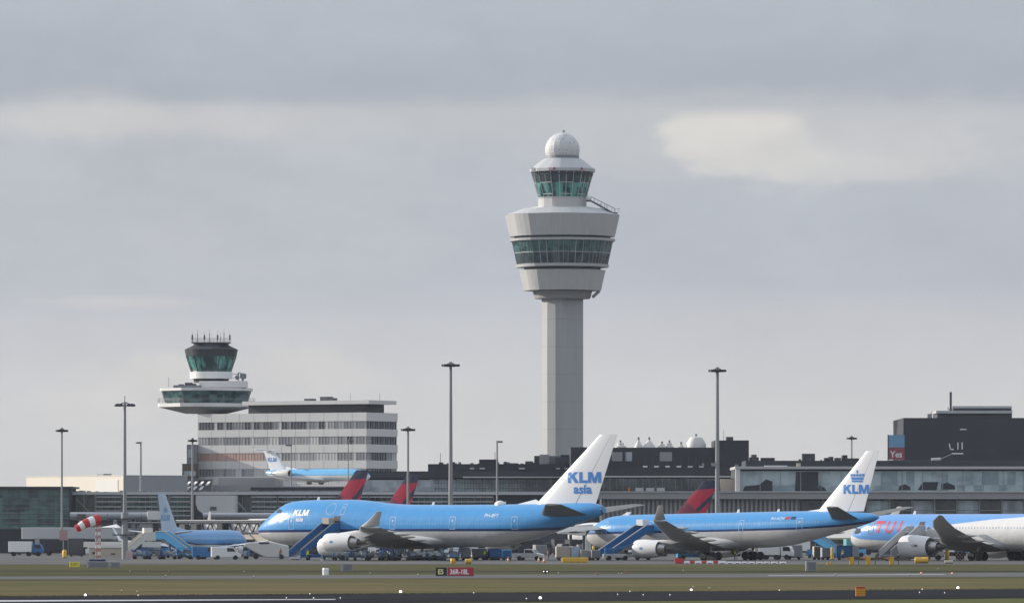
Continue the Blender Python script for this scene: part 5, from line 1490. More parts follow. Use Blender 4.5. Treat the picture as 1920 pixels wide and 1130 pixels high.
boarding_stairs('boarding_stairs', 'cream boarding stairs with a rounded top, beside the checkered board', (X(288, 1075), 1075, 0), R(-72), 3.2, 5.0, M['offwhite'], M['beige'], M['offwhite'], M['cart_blue'])
boarding_stairs('boarding_stairs', 'light blue boarding stairs under the rear of the crown-tailed twin jet', (X(1508, 1075), 1075, 0), R(66), 3.4, 6.5, M['light_blue'], M['galvanised'], None, M['cart_blue'])

# jet bridge stub and belt loaders
def belt_loader(label, loc, rz, mats, l=7.5, group=None):
    e = thing('belt_loader', label, 'belt loader', loc, rz, group)
    MB().box(-l / 2, l / 2 - 1, -.95, .95, .45, 1.05).build('chassis', mats[0], e, bevel=.05)
    MB().cb((-l * .3, -.4, 1.5), (1.4, .9, .9)).build('cab', mats[1], e, bevel=.08)
    b_ = MB().cb((0.3, .2, 1.85), (l, .9, .22), M=Matrix.Rotation(R(-16), 4, 'Y')); b_.build('belt', mats[2], e)
    wheels(e, [(sx, sy) for sx in (-l * .3, l * .25) for sy in (-.95, .95)], .38)
    return e
belt_loader('blue belt loader with a white sloping belt under the jumbo jet wing', (X(668, 1003), 1003, 0), R(8), (M['cart_blue'], M['light_blue'], M['white_paint']))
belt_loader('blue belt loader under the crown-tailed twin jet, behind the striped barrier', (X(1300, 1012), 1012, 0), R(-170), (M['light_blue'], M['white_paint'], M['light_blue']))

# baggage carts
def baggage_cart(label, loc, rz, body, load, covered, group):
    e = thing('baggage_cart', label, 'baggage cart', loc, rz, group)
    c_ = MB().box(-1.35, 1.35, -.75, .75, .5, .65); c_.tube((-1.35, 0, .5), (-2.1, 0, .35), .05, n=5); c_.build('chassis', M['dark_grey'], e)
    f_ = MB()
    for sx in (-1.32, 1.32):
        for sy in (-.72, .72): f_.tube((sx, sy, .6), (sx, sy, 1.75), .04, n=4)
    f_.box(-1.36, -1.30, -.74, .74, .65, 1.6); f_.box(1.30, 1.36, -.74, .74, .65, 1.6)
    if covered: f_.box(-1.4, 1.4, -.8, .8, 1.75, 1.83)
    f_.build('body', body, e)
    if load:
        rng = random.Random(int(loc[0] * 10)); l_ = MB()
        for i in range(7):
            l_.cb((rng.uniform(-.95, .95), rng.uniform(-.4, .4), .66 + rng.uniform(.2, .75)), (rng.uniform(.4, .8), .5, rng.uniform(.3, .55)), rz=rng.uniform(-.3, .3))
        l_.build('luggage', load, e)
    wheels(e, [(sx, sy) for sx in (-.9, .9) for sy in (-.7, .7)], .25, .16)
    return e
protoA = baggage_cart('light blue open baggage cart in the row parked under the jumbo jet wing', (X(640, 994), 994, 0), .05, M['cart_blue'], M['tarp'], False, 'open carts under the jumbo jet wing')
protoB = baggage_cart('covered blue baggage cart in the row parked under the jumbo jet wing', (X(655, 996), 996, 0), .02, M['cart_blue'], M['mid_grey'], True, 'covered carts under the jumbo jet wing')
rng = random.Random(31)
px = 676
i = 0
while px < 862:
    p = protoA if rng.random() < .55 else protoB
    copy_tree(p, None, None, (X(px, 994 + rng.uniform(-3, 4)), 994 + rng.uniform(-3, 4), 0), rng.uniform(-.15, .15) + (math.pi if rng.random() < .3 else 0))
    px += rng.uniform(31, 38) * .82
for k_, px in enumerate((262, 292, 318, 346, 366, 392, 452)):
    lab = 'blue baggage cart in the loose line left of the jumbo jet nose'
    c = copy_tree(protoB if k_ % 2 else protoA, None, lab, (X(px, 1040), 1040 + rng.uniform(-3, 3), 0), rng.uniform(-.3, .3)); c['group'] = 'carts left of the jumbo jet nose'
for k_, px in enumerate((884, 902, 918, 934)):
    c = copy_tree(protoA if k_ % 2 else protoB, None, 'loaded blue baggage cart behind the yellow barrels', (X(px, 1015), 1015 + rng.uniform(-2, 3), 0), rng.uniform(-.2, .2)); c['group'] = 'loaded carts behind the yellow barrels'

# unit load containers
def uld(label, px, D, w, h, mat, mat2, rz=.1, group=None, d=1.6, side=True):
    e = thing('cargo_container', label, 'cargo container', (X(px, D), D, 0), rz, group)
    MB().box(0, w, 0, d, .45, .45 + h).build('shell', mat, e, bevel=.06)
    if side: MB().box(w * .08, w * .92, -.03, 0.0, .55, .35 + h).build('panel', mat2, e)
    f_ = MB().box(-.05, w + .05, -.05, d + .05, .3, .44); f_.build('base_frame', M['dark_grey'], e)
    wheels(e, [(w * .2, .2), (w * .8, .2), (w * .2, d - .2), (w * .8, d - .2)], .17, .12)
    return e
uld('large cream container with a flat front, left of the crown-tailed twin nose', 1043, 1003, 2.3, 1.75, M['beige'], M['beige'])
uld('square container with a pale blue panel beside the large cream one', 1071, 1003, 1.35, 1.75, M['light_grey'], pmat('panel_paleblue', (.40, .50, .60), .5, var=.5, scale=2))
uld('low beige container between the pale blue one and the stairs', 1089, 1002, 1.9, 1.2, M['beige'], M['concrete_wall'])
uld('grey container next to the foot of the twin jet stairs', 1109, 1001, 1.4, 1.2, M['grey_paint'], M['mid_grey'])
uld('wrapped grey pallet behind the yellow barrels, nearest the jumbo jet wheels', 846, 1010, 1.3, .6, M['tarp'], M['tarp'])
uld('tall net-covered grey pallet behind the yellow barrels', 866, 1010, 1.35, 1.5, M['tarp'], M['tarp'])
uld('green-grey pallet load behind the yellow barrels', 885, 1012, 2.4, 1.3, M['tarp'], M['concrete_wall'])
uld('blue covered cargo dolly beside the white van', 942, 1006, 1.5, 1.2, M['light_blue'], M['cart_blue'])
uld('dark blue cargo dolly behind the carts under the jumbo jet tail', 916, 1010, 2.1, 1.3, M['navy'], M['stair_blue'])
uld('small blue crate under the jumbo jet wing, end of the cart row', 843, 1000, 1.2, .9, M['light_blue'], M['light_blue'], -.1)
uld('dark container half hidden behind the white truck box', 1476, 1028, 2.5, 1.9, M['concrete_wall'], M['mid_grey'])
uld('brownish container in the row under the twin jet tail', 1526, 1022, 1.15, 1.7, M['beige'], M['brown_cladding'])
uld('pale teal container in the row under the twin jet tail', 1541, 1020, 1.35, 1.5, pmat('pale_teal', (.36, .46, .50), .5), M['grey_paint'])
uld('long dark blue container before the TUI jet nose', 1569, 1018, 2.6, 1.85, M['navy'], M['stair_blue'])
uld('grey-blue container before the TUI jet nose', 1598, 1018, 1.1, 1.7, M['grey_paint'], M['grey_paint'])
uld('narrow dark blue container under the TUI jet fuselage', 1649, 1012, .8, 1.8, M['stair_blue'], M['navy'])
uld('tall white cabinet next to the white service truck', 1662, 1008, .9, 1.9, M['white_paint'], M['offwhite'])

# vehicles
def van(label, px, D, rz, body, pickup=True, name='service_van'):
    e = thing(name, label, 'van', (X(px, D), D, 0), rz)
    prof = [(-2.2, .45), (2.2, .45), (2.25, .95), (1.3, 1.15), (.75, 1.75), (-.6, 1.8), (-.75, 1.1), (-2.2, 1.1)] if pickup else [(-2.4, .4), (2.3, .4), (2.35, .95), (1.7, 1.2), (1.2, 2.0), (-2.4, 2.05)]
    n = len(prof); v_ = [(p[0], y, p[1]) for y in (-.9, .9) for p in prof]
    MB().add(v_, [tuple(range(n)), tuple(range(2 * n - 1, n - 1, -1))] + [(i, (i + 1) % n, n + (i + 1) % n, n + i) for i in range(n)]).build('body', body, e, bevel=.07)
    for s in (-1, 1):
        q_ = [(.95, 1.2), (.62, 1.65), (-.5, 1.68), (-.5, 1.2)] if pickup else [(1.5, 1.3), (1.05, 1.85), (.1, 1.88), (.1, 1.3)]
        MB().poly([(a, s * .915, b) for a, b in q_]).build('side_window', M['cockpit_glass'], e)
        MB().cb((2.24 if pickup else 2.33, s * .6, .8), (.06, .3, .18)).build('headlight', M['lamp_glass'], e)
    MB().add([(1.27, -.75, 1.2), (1.27, .75, 1.2), (.80, .7, 1.7), (.80, -.7, 1.7)] if pickup else [(1.69, -.8, 1.28), (1.69, .8, 1.28), (1.25, .75, 1.95), (1.25, -.75, 1.95)], [(0, 1, 2, 3)]).build('windscreen', M['cockpit_glass'], e)
    wheels(e, [(sx, sy) for sx in (-1.4, 1.45) for sy in (-.85, .85)], .36, .22)
    return e
van('white pickup van parked by the orange cones', 993, 1000, R(-18), M['white_paint'])
van('white van with a low roof at the end of the baggage cart line', 424, 1025, R(6), M['white_paint'], False)
van('blue van in the loose line of carts, left of the white van', 388, 1028, R(4), M['cart_blue'], False)

def truck(label, px, D, rz, lbox, hbox, cabm, boxm, stripe=None, z0=.75):
    e = thing('service_truck', label, 'truck', (X(px, D), D, 0), rz)
    MB().box(0, lbox, -1.2, 1.2, z0, z0 + hbox).build('cargo_box', boxm, e, bevel=.05)
    MB().box(-.2, lbox + 1.9, -.9, .9, .5, z0 - .01).build('chassis', M['dark_grey'], e)
    prof = [(lbox + .15, .6), (lbox + 1.95, .6), (lbox + 2.0, 1.3), (lbox + 1.6, 2.2), (lbox + .15, 2.25)]
    n = 5; v_ = [(p[0], y, p[1]) for y in (-1.1, 1.1) for p in prof]
    cb_ = MB().add(v_, [tuple(range(n)), tuple(range(2 * n - 1, n - 1, -1))] + [(i, (i + 1) % n, n + (i + 1) % n, n + i) for i in range(n)]).build('cab', cabm, e, bevel=.06)
    for s in (-1, 1): MB().poly([(lbox + .5, s * 1.115, 1.4), (lbox + 1.75, s * 1.115, 1.4), (lbox + 1.5, s * 1.115, 2.05), (lbox + .5, s * 1.115, 2.05)]).build('side_window', M['cockpit_glass'], cb_)
    if stripe: MB().box(lbox * .12, lbox * .42, -1.23, -1.202, z0 + .35, z0 + hbox * .55).build('marking', stripe, e); MB().box(lbox * .55, lbox * .9, -1.23, -1.202, z0 + .4, z0 + hbox * .55).build('marking', stripe, e)
    wheels(e, [(sx, sy) for sx in (.9, lbox - .6, lbox + 1.1) for sy in (-1.05, 1.05)], .42, .3)
    return e
truck('white high box truck behind the main wheels of the crown-tailed twin jet', 1425, 1026, R(-12), 3.4, 1.9, M['white_paint'], M['white_paint'])
truck('long white service truck with dark markings under the TUI jet engine', 1672, 1006, R(0), 6.2, 1.45, M['white_paint'], M['white_paint'], M['dark_grey'])
belt_loader('low grey and blue belt loader at the foot of the twin jet boarding stairs', (X(1158, 1000), 1000, 0), R(3), (M['light_grey'], M['cart_blue'], M['stair_blue']), 4.6)
truck('teal apron truck far behind the TUI jet nose', 1584, 1120, R(10), 1.6, 2.4, M['light_blue'], pmat('teal_box', (.12, .35, .38), .5))
tg = thing('baggage_tug', 'cream baggage tug with a yellow seat under the jumbo jet belly', 'tug', (X(775, 1003), 1003, 0), R(3))
MB().box(-.9, .9, -.7, .7, .4, 1.05).build('body', M['beige'], tg, bevel=.08)
MB().cb((-.1, 0, 1.3), (1.9, .8, .12)).build('hood', M['offwhite'], tg)
MB().lathe([(.1, 0), (.42, .1), (.45, .6), (.2, .9), (.03, .95)], (-.35, 0, 1.35), 12).build('seat_cover', M['yellow'], tg, smooth=40)
wheels(tg, [(sx, sy) for sx in (-.6, .6) for sy in (-.65, .65)], .3, .2)
# white cargo loader left of the jumbo nose
ld = thing('cargo_loader', 'white cargo loader with a sloping underside left of the jumbo jet nose', 'loader', (X(500, 1045), 1045, 0))
xl = lambda px: X(px, 1045) - ld.location.x
zl = lambda py: Z(py, 1045)
pr = [(458, 1018), (466, 1016), (505, 1014), (541, 1022), (541, 1044), (500, 1045), (484, 1038), (458, 1023)]
n = len(pr)
MB().add([(xl(a), y, zl(b)) for y in (-1.3, 1.3) for a, b in pr], [tuple(range(n)), tuple(range(2 * n - 1, n - 1, -1))] + [(i, (i + 1) % n, n + (i + 1) % n, n + i) for i in range(n)]).build('body', M['offwhite'], ld, bevel=.15)
MB().box(xl(470), xl(538), -1.2, 1.2, .45, 1.0).build('chassis', M['dark_grey'], ld)
MB().box(xl(486), xl(505), -1.34, -1.31, zl(1019), zl(1015.5)).build('side_window', M['cockpit_glass'], ld)
wheels(ld, [(xl(480), -1.2), (xl(528), -1.2), (xl(480), 1.2), (xl(528), 1.2)], .4)

# distant row along the pier
rng = random.Random(77)
far_src = {}
def far_row(kind, px, D):
    if kind not in far_src:
        if kind == 'white van': e = van('white van in the distant row parked along the foot of the terminal', px, D, 0, M['white_paint'], False)
        elif kind == 'navy van': e = van('dark blue van in the distant row parked along the foot of the terminal', px, D, 0, M['navy'], False)
        elif kind == 'blue truck': e = truck('blue and white box truck in the distant row along the foot of the terminal', px, D, 0, 4.2, 1.9, M['cart_blue'], M['white_paint'])
        elif kind == 'dark truck': e = truck('dark box truck in the distant row along the foot of the terminal', px, D, 0, 4.6, 2.2, M['dark_grey'], M['roof_dark'])
        else: e = uld('grey container in the distant row along the foot of the terminal', px, D, 2.2, 1.6, M['concrete_wall'], M['mid_grey'])
        e['group'] = kind + 's in the distant row'
        far_src[kind] = e
    else:
        e = copy_tree(far_src[kind], None, None, (X(px, D), D, 0), rng.uniform(-.5, .5) + (math.pi if rng.random() < .4 else 0))
    return e
for px in range(20, 1900, 34):
    far_row(rng.choice(('white van', 'navy van', 'blue truck', 'dark truck', 'dark truck', 'grey container')), px + rng.uniform(-10, 10), rng.uniform(1135, 1215))
# people
def person(label, px, D, vest, rz=0.0, bend=0.0, arms=0):
    e = thing('person', label, 'person', (X(px, D), D, 0), rz)
    me = bpy.data.meshes.new('body')
    b = bend
    J_ = {'pel': (0, 0, .95), 'wai': (0, 0, 1.12), 'che': (0, -.03 - b, 1.36), 'nek': (0, -.03 - b * 1.3, 1.50), 'hed': (0, -.04 - b * 1.5, 1.62), 'top': (0, -.03 - b * 1.5, 1.74),
          'lh': (.10, 0, .9), 'lk': (.12, -.04, .5), 'la': (.13, .03, .09), 'lt': (.14, -.13, .04), 'rh': (-.10, 0, .9), 'rk': (-.13, -.10, .5), 'ra': (-.14, .02, .09), 'rt': (-.16, -.14, .04),
          'ls': (.19, -.02 - b, 1.43), 'le': (.26, -.03 - b, 1.15), 'lw': (.24, -.2 - b, .95 + arms * .1), 'lf': (.23, -.27 - b, .88 + arms * .1), 'rs': (-.19, -.02 - b, 1.43), 're': (-.25, .02 - b, 1.15), 'rw': (-.27, -.10 - b, .9), 'rf': (-.27, -.13 - b, .80)}
    rad = {'pel': .15, 'wai': .13, 'che': .16, 'nek': .06, 'hed': .10, 'top': .07, 'lh': .10, 'lk': .065, 'la': .045, 'lt': .04, 'rh': .10, 'rk': .065, 'ra': .045, 'rt': .04, 'ls': .075, 'le': .05, 'lw': .035, 'lf': .03, 'rs': .075, 're': .05, 'rw': .035, 'rf': .03}
    ks = list(J_); ix = {k_: i for i, k_ in enumerate(ks)}
    E = [('pel', 'wai'), ('wai', 'che'), ('che', 'nek'), ('nek', 'hed'), ('hed', 'top'), ('pel', 'lh'), ('lh', 'lk'), ('lk', 'la'), ('la', 'lt'), ('pel', 'rh'), ('rh', 'rk'), ('rk', 'ra'), ('ra', 'rt'), ('che', 'ls'), ('ls', 'le'), ('le', 'lw'), ('lw', 'lf'), ('che', 'rs'), ('rs', 're'), ('re', 'rw'), ('rw', 'rf')]
    me.from_pydata([J_[k_] for k_ in ks], [(ix[a], ix[b_]) for a, b_ in E], [])
    o = bpy.data.objects.new('body', me); COL.objects.link(o); o.parent = e
    md = o.modifiers.new('skin', 'SKIN')
    for i, k_ in enumerate(ks): me.skin_vertices[0].data[i].radius = (rad[k_], rad[k_])
    me.skin_vertices[0].data[0].use_root = True
    o.modifiers.new('sub', 'SUBSURF').levels = 1; o.modifiers['sub'].render_levels = 2
    me.materials.append(M['navy'])
    hb_ = MB().lathe([(.03, -.02), (.11, .0), (.115, .06), (.08, .13), (.02, .15)], (0, -.035 - b * 1.5, 1.66), 12); hb_.build('hair', M['brown_cladding'], o, smooth=40)
    v_ = MB().loft([[(.20 * math.cos(t), .145 * math.sin(t) - b * q_, z_) for t in [2 * math.pi * k_ / 14 for k_ in range(14)]] for z_, q_ in ((.95, 0), (1.12, .3), (1.3, .9), (1.46, 1.1))])
    v_.build('vest', vest, o, smooth=60)
    MB().lathe([(.02, -.11), (.075, -.09), (.095, 0), (.07, .09), (.02, .11)], (0, -.075 - b * 1.5, 1.61), 12).build('face', M['skin'], o, smooth=60)
    return e
person('person in a lime yellow vest standing beside the loaded carts under the jumbo jet tail', 908, 1004, M['hivis'], .4, .05)
person('person in a yellow vest standing behind the white cargo loader', 446, 1060, M['hivis'], -.5)
person('person in an orange vest near the white cargo loader wheels', 525, 1034, M['orange'], .9, .1)
for lab, px, D, v_, r_ in (('person in a lime vest by the foot of the jumbo jet stairs', 577, 1000, 'hivis', .3), ('person in an orange vest between the cart rows under the jumbo jet wing', 727, 1006, 'orange', 1.2),
        ('person in a lime vest beside the twin jet main wheels', 1379, 1004, 'hivis', -.6), ('person in an orange vest walking near the white pickup van', 1028, 1003, 'orange', 1.5), ('person in a lime vest in front of the dark blue container', 1580, 1008, 'hivis', .1)):
    person(lab, px, D, M[v_], r_)
# yellow posts
def post(label, px, D, h, r=.22, mat='yellow', z0=0.0, grp=None):
    e = thing('bumper_post', label, 'post', (X(px, D), D, z0), 0, grp)
    MB().lathe([(r, 0), (r, h - .2), (r * .7, h - .05), (.02, h)], (0, 0, 0), 12).build('post', M[mat], e, smooth=40)
    MB().lathe([(r + .12, 0), (r + .12, .12)], (0, 0, 0), 12).build('foot', M['dark_grey'], e)
    return e
post('tall yellow post behind the cream container, by the twin jet nose', 1113, 1012, 2.3)
post('yellow post beside the white van at the end of the cart line', 440, 1040, 1.6)
post('short yellow post between the containers under the twin jet tail', 1560, 1030, 2.0)
post('orange-yellow post under the TUI jet wing', 1776, 1004, 1.9, .32)
post('orange-yellow post in front of the low gate structure at the left edge', 121, 1090, 1.4, .38)

# concrete stand column with a lamp under the twin's nose
sc_ = thing('gate_column', 'square pale concrete column beside the nose of the crown-tailed twin jet', 'column', (X(1103, 1075), 1075, 0))
MB().cb((0, 0, Z(1008, 1075) / 2), (1.0, 1.0, Z(1008, 1075))).build('column', M['light_grey'], sc_, bevel=.05)
MB().cb((0, 0, Z(998, 1075)), (.8, .8, 1.9)).build('head', M['dark_grey'], sc_, bevel=.05)
# silver nose glimpsed between the two big jets
wf = thing('silver_nose', 'silvery white sloping aircraft nose between the two big jets', 'canopy', (X(1075, 1110), 1110, 0))
pr = [(1044, 1000), (1060, 990), (1085, 984), (1112, 982), (1112, 1004), (1085, 1003), (1060, 1001)]
n = len(pr)
MB().add([(X(a, 1110) - wf.location.x, y, Z(b, 1110)) for y in (-1.2, 1.5) for a, b in pr], [tuple(range(n)), tuple(range(2 * n - 1, n - 1, -1))] + [(i, (i + 1) % n, n + (i + 1) % n, n + i) for i in range(n)]).build('shell', pmat('foil', (.62, .62, .60), .3, var=.7, scale=1.2), wf, bevel=.1)
for px in (1070, 1095): MB().tube((X(px, 1110) - wf.location.x, 0, 0), (X(px, 1110) - wf.location.x, 0, Z(1002, 1110)), .25).build('leg', M['dark_grey'], wf)

# ------------------------------------------------------------------ barriers, barrels, signs on the near apron edge
def gz(D): return 0.0
yb_ = thing('barrier_tube', 'long yellow plastic barrier tube in front of the cream container', 'barrier', (X(1053, 915), 915, .02))
L_ = X(1103, 915) - X(1053, 915)
MB().box(0, L_, -.35, .35, .12, .85).build('body', M['yellow'], yb_, bevel=.12)
for i in range(5): MB().box(L_ * i / 4.3, L_ * i / 4.3 + .25, -.38, .38, 0, .2).build('foot', M['yellow'], yb_)
def barrel(label, px, D, l, r, horizontal=True, mat='yellow', grp=None):
    e = thing('barrel', label, 'barrel', (X(px, D), D, .02), 0, grp)
    if horizontal: b_ = MB().lathe([(r * .85, 0), (r, .06), (r, l * .48), (r * .95, l * .5), (r, l * .52), (r, l - .06), (r * .85, l)], (0, 0, r), 20, axis='X')
    else: b_ = MB().lathe([(r * .9, 0), (r, .05), (r, l * .5), (r * 1.03, l * .52), (r, l * .55), (r, l - .05), (r * .9, l)], (0, 0, 0), 20)
    b_.build('drum', M[mat], e, smooth=40)
    MB().box(*((.1, l - .1, -r * .6, r * .6, -.01, .12) if horizontal else (-r, r, -r, r, -.01, .04))).build('stand', M['dark_grey'], e)
    return e
barrel('upright yellow barrel under the jumbo jet belly, left of its pair', 849, 900, .78, .33, False)
barrel('orange-yellow barrel lying on its side under the jumbo jet rear fuselage', 872, 900, .9, .36)
barrel('big yellow barrel on its side below the TUI jet engine', 1715, 915, 1.95, .45)
barrel('low cream barrel at the far right apron edge', 1771, 905, 1.2, .24, True, 'beige')
def trestle(label, px, D=885):
    e = thing('barrier_trestle', label, 'barrier', (X(px, D), D, .02), 0, 'yellow trestle barriers')
    MB().box(0, .6, -.2, .2, 0, 1.05).build('post', M['yellow'], e, bevel=.03)
    MB().add([(0, -.22, 1.06), (-.75, -.22, .85), (-.75, .22, .85), (0, .22, 1.06), (0, -.22, .6), (0, .22, .6)], [(0, 1, 2, 3), (0, 4, 1), (3, 2, 5), (1, 4, 5, 2), (0, 3, 5, 4)]).build('bracket', M['orange'], e)
    MB().box(.6, 2.3, -.08, .08, .62, .98).build('rail', M['brown_cladding'], e)
    MB().box(1.2, 1.3, -.08, .08, 0, .62).build('leg', M['dark_grey'], e)
    return e
trestle('yellow trestle barrier, leftmost of the three before the TUI jet nose', 1593)
trestle('yellow trestle barrier, middle one of the three before the TUI jet', 1624)
trestle('yellow trestle barrier, rightmost of the three, before the white service truck', 1668)
yc = thing('wheel_chock', 'small pair of yellow chocks on the grass edge left of the trestle barriers', 'chock', (X(1550, 885), 885, .02))
for s in (0, .45): MB().add([(s, 0, 0), (s + .4, 0, 0), (s + .4, .5, 0), (s, .5, 0), (s + .08, 0, .35), (s + .3, 0, .35), (s + .3, .5, .35), (s + .08, .5, .35)], [(0, 1, 5, 4), (1, 2, 6, 5), (2, 3, 7, 6), (3, 0, 4, 7), (4, 5, 6, 7)]).build('block', M['yellow'], yc)
# red and white barrier blocks
DB_ = 905.0
rng = random.Random(1)
px = 1265
i = 0
def bblock(label, px, w, h, mat, grp):
    e = thing('barrier_block', label, 'barrier', (X(px, DB_), DB_, .02), 0, grp)
    w_ = w * DB_ / FP
    MB().add([(0, -.25, 0), (w_, -.25, 0), (w_, .25, 0), (0, .25, 0), (0, -.12, h), (w_, -.12, h), (w_, .12, h), (0, .12, h)], [(0, 1, 5, 4), (1, 2, 6, 5), (2, 3, 7, 6), (3, 0, 4, 7), (4, 5, 6, 7), (3, 2, 1, 0)]).build('block', M[mat], e, bevel=.03)
    MB().box(w_ * .2, w_ * .8, -.27, -.2, .0, .1).build('foot', M['dark_grey'], e)
bblock('large red barrier block at the left end of the striped row', 1265, 17, .78, 'red', None)
seq = [(1283, 10, 'white_paint'), (1294, 8, 'red'), (1303, 12, 'white_paint'), (1316, 8, 'red'), (1325, 12, 'white_paint'), (1338, 8, 'red'), (1347, 14, 'white_paint'), (1362, 14, 'white_paint'), (1377, 12, 'white_paint'), (1391, 10, 'white_paint'), (1403, 12, 'white_paint'), (1418, 12, 'white_paint'), (1432, 11, 'white_paint'), (1446, 12, 'white_paint'), (1462, 12, 'white_paint')]
for (px, w, m_n) in seq:
    bblock('low %s barrier block in the row before the twin jet wheels' % ('red' if m_n == 'red' else 'white'), px, w, .42 if px < 1350 else .3, m_n, 'low %s blocks of the striped row' % ('red' if m_n == 'red' else 'white'))
for px in (1372, 1381, 1395):
    pass
# cones
def cone(px, D, lab):
    e = thing('traffic_cone', lab, 'traffic cone', (X(px, D), D, .02))
    MB().lathe([(.2, .03), (.12, .42), (.035, .78), (.02, .8)], (0, 0, 0), 12).build('cone', M['orange'], e, smooth=40)
    MB().box(-.25, .25, -.25, .25, 0, .04).build('foot', M['rubber'], e)
    MB().lathe([(.148, .30), (.108, .50)], (0, 0, 0), 12).build('reflective_band', M['white_paint'], e)
cone(1010, 950, 'orange traffic cone just in front of the white pickup van')
cone(1020, 935, 'orange traffic cone halfway between the white van and the yellow tube')
cone(953, 955, 'orange traffic cone in front of the blue cargo dolly')
# taxiway edge cabinets
def cabinet(label, px, D, w, h, m1='grey_paint', m2='light_grey', name='electric_cabinet'):
    e = thing(name, label, 'cabinet', (X(px, D), D, .02))
    w_ = w * D / FP; h_ = h * D / FP
    MB().box(.12, w_, 0, .8, 0, h_).build('body', M[m1], e, bevel=.03)
    MB().box(0, .11, -.05, .85, 0, h_ + .03).build('side_panel', M[m2], e)
    MB().box(.3, w_ - .1, -.02, 0, .12, h_ - .1).build('door', M['mid_grey'], e)
    return e
cabinet('grey steel cabinet on the grass under the jumbo jet engines', 640, 742, 21, 15)
cabinet('grey steel cabinet on the grass below the containers', 1511, 752, 20, 18)
cabinet('long grey cabinet beside the yellow sign, on the left grass', 163, 812, 40, 12)
cabinet('second grey cabinet right of the long one, on the left grass', 205, 812, 20, 11)
nb = thing('navy_box', 'flat dark blue box on top of the grass behind the long grey cabinet', 'box', (X(167, 860), 860, .02))
MB().box(0, 2.2, 0, .8, .25, .85).build('body', M['navy'], nb, bevel=.04); MB().box(.2, 2.0, .1, .7, 0, .25).build('stand', M['dark_grey'], nb)
# yellow sign
ys_ = thing('yellow_sign', 'small yellow sign board with dark letters on the left grass', 'sign', (X(130, 806), 806, .02))
w_ = 19 * 806 / FP; h_ = .78
MB().box(0, w_, 0, .15, .12, h_).build('board', M['sign_yellow'], ys_, bevel=.02)
for s in (.15, w_ - .2): MB().box(s, s + .06, .04, .1, -.02, .12).build('leg', M['dark_grey'], ys_)
m_ = MB()
for p in font_polys('EXIT', .17, .32, .34, 0, .01, .95): m_.poly([(q_[0], -.012, q_[1]) for q_ in p])
m_.build('lettering', pmat('sign_text_dark', (.25, .22, .03), .6), ys_)
# runway sign E5 36R-18L
SD = 668.0
rs = thing('runway_sign', 'black and red runway sign reading E5 and 36R-18L on the grass', 'runway sign', (X(817, SD), SD, .02))
s_ = SD / FP
MB().box(0, 20.5 * s_, 0, .25, .06, 16.5 * s_).build('black_panel', M['black_metal'], rs, bevel=.01)
MB().box(22.5 * s_, 71 * s_, 0, .25, .06, 16.5 * s_).build('red_panel', pmat('sign_red', (.42, .028, .055), .5), rs, bevel=.01)
fr = MB().box(-.04, 72 * s_, .02, .23, 0, .055); fr.box(71.1 * s_, 72 * s_, -.01, .26, .06, 16.8 * s_); fr.box(20.6 * s_, 22.4 * s_, -.01, .26, .06, 16.8 * s_); fr.build('frame', M['galvanised'], rs)
m_ = MB()
for p in font_polys('E5', 4.0 * s_, .23, .50, 0, .03, .85): m_.poly([(q_[0], -.012, q_[1]) for q_ in p])
m_.build('lettering', emat('sign_text_yellow', (.75, .70, .30), .08), rs)
m_ = MB()
for p in font_polys('36R-18L', 26.5 * s_, .23, .50, 0, .03, .80): m_.poly([(q_[0], -.012, q_[1]) for q_ in p])
m_.build('lettering', emat('sign_text_white', (.75, .72, .72), .08), rs)
# small black double light box
bl = thing('guard_light', 'small black box with two white lamps on the taxiway grass', 'guard light', (X(1016, 706), 706, .02))
MB().box(0, .78, 0, .25, .08, .42).build('housing', M['black_metal'], bl, bevel=.02)
MB().box(.3, .45, .05, .15, -.02, .08).build('stand', M['dark_grey'], bl)
for s in (.2, .58): MB().lathe([(.02, -.02), (.07, -.01), (.07, .02)], (s, -.01, .25), 10, axis='Y').build('lamp', M['lamp_dim'], bl)
# white barrel with pole
wbp = thing('marker_drum', 'white drum with a thin weather pole on the taxiway grass', 'drum', (X(610.5, 680), 680, .02))
MB().lathe([(.3, 0), (.34, .03), (.34, .6), (.36, .62), (.34, .64), (.31, .80)], (0, 0, 0), 20).build('drum', M['white_paint'], wbp, smooth=40)
p_ = MB().tube((-.38, 0, 0), (-.38, 0, 1.55), .03, n=6); p_.build('pole', M['mid_grey'], wbp)
MB().cb((-.38, 0, 1.62), (.42, .2, .22)).build('sensor', M['light_grey'], wbp, bevel=.02)
h_ = MB(); h_.tube((-.38, 0, 1.7), (-.38, 0, 3.1), .02, n=5); h_.tube((-.6, 0, 2.8), (-.1, 0, 2.9), .03, n=5); h_.build('wind_vane', M['offwhite'], wbp)
# orange marker box in front
om = thing('runway_marker', 'orange marker box with a red lid on the near grass', 'marker', (X(1604.5, 470), 470, .0))
s_ = 470 / FP
MB().box(0, 18.5 * s_, 0, .5, -.02, .62).build('body', M['orange'], om, bevel=.02)
MB().box(.02, 18 * s_, .02, .48, .62, .72).build('lid', M['red'], om, bevel=.03)
for k_ in range(3): MB().box(.03, 18 * s_, -.012, 0, .1 + k_ * .17, .2 + k_ * .17).build('reflective_band', M['yellow'], om)
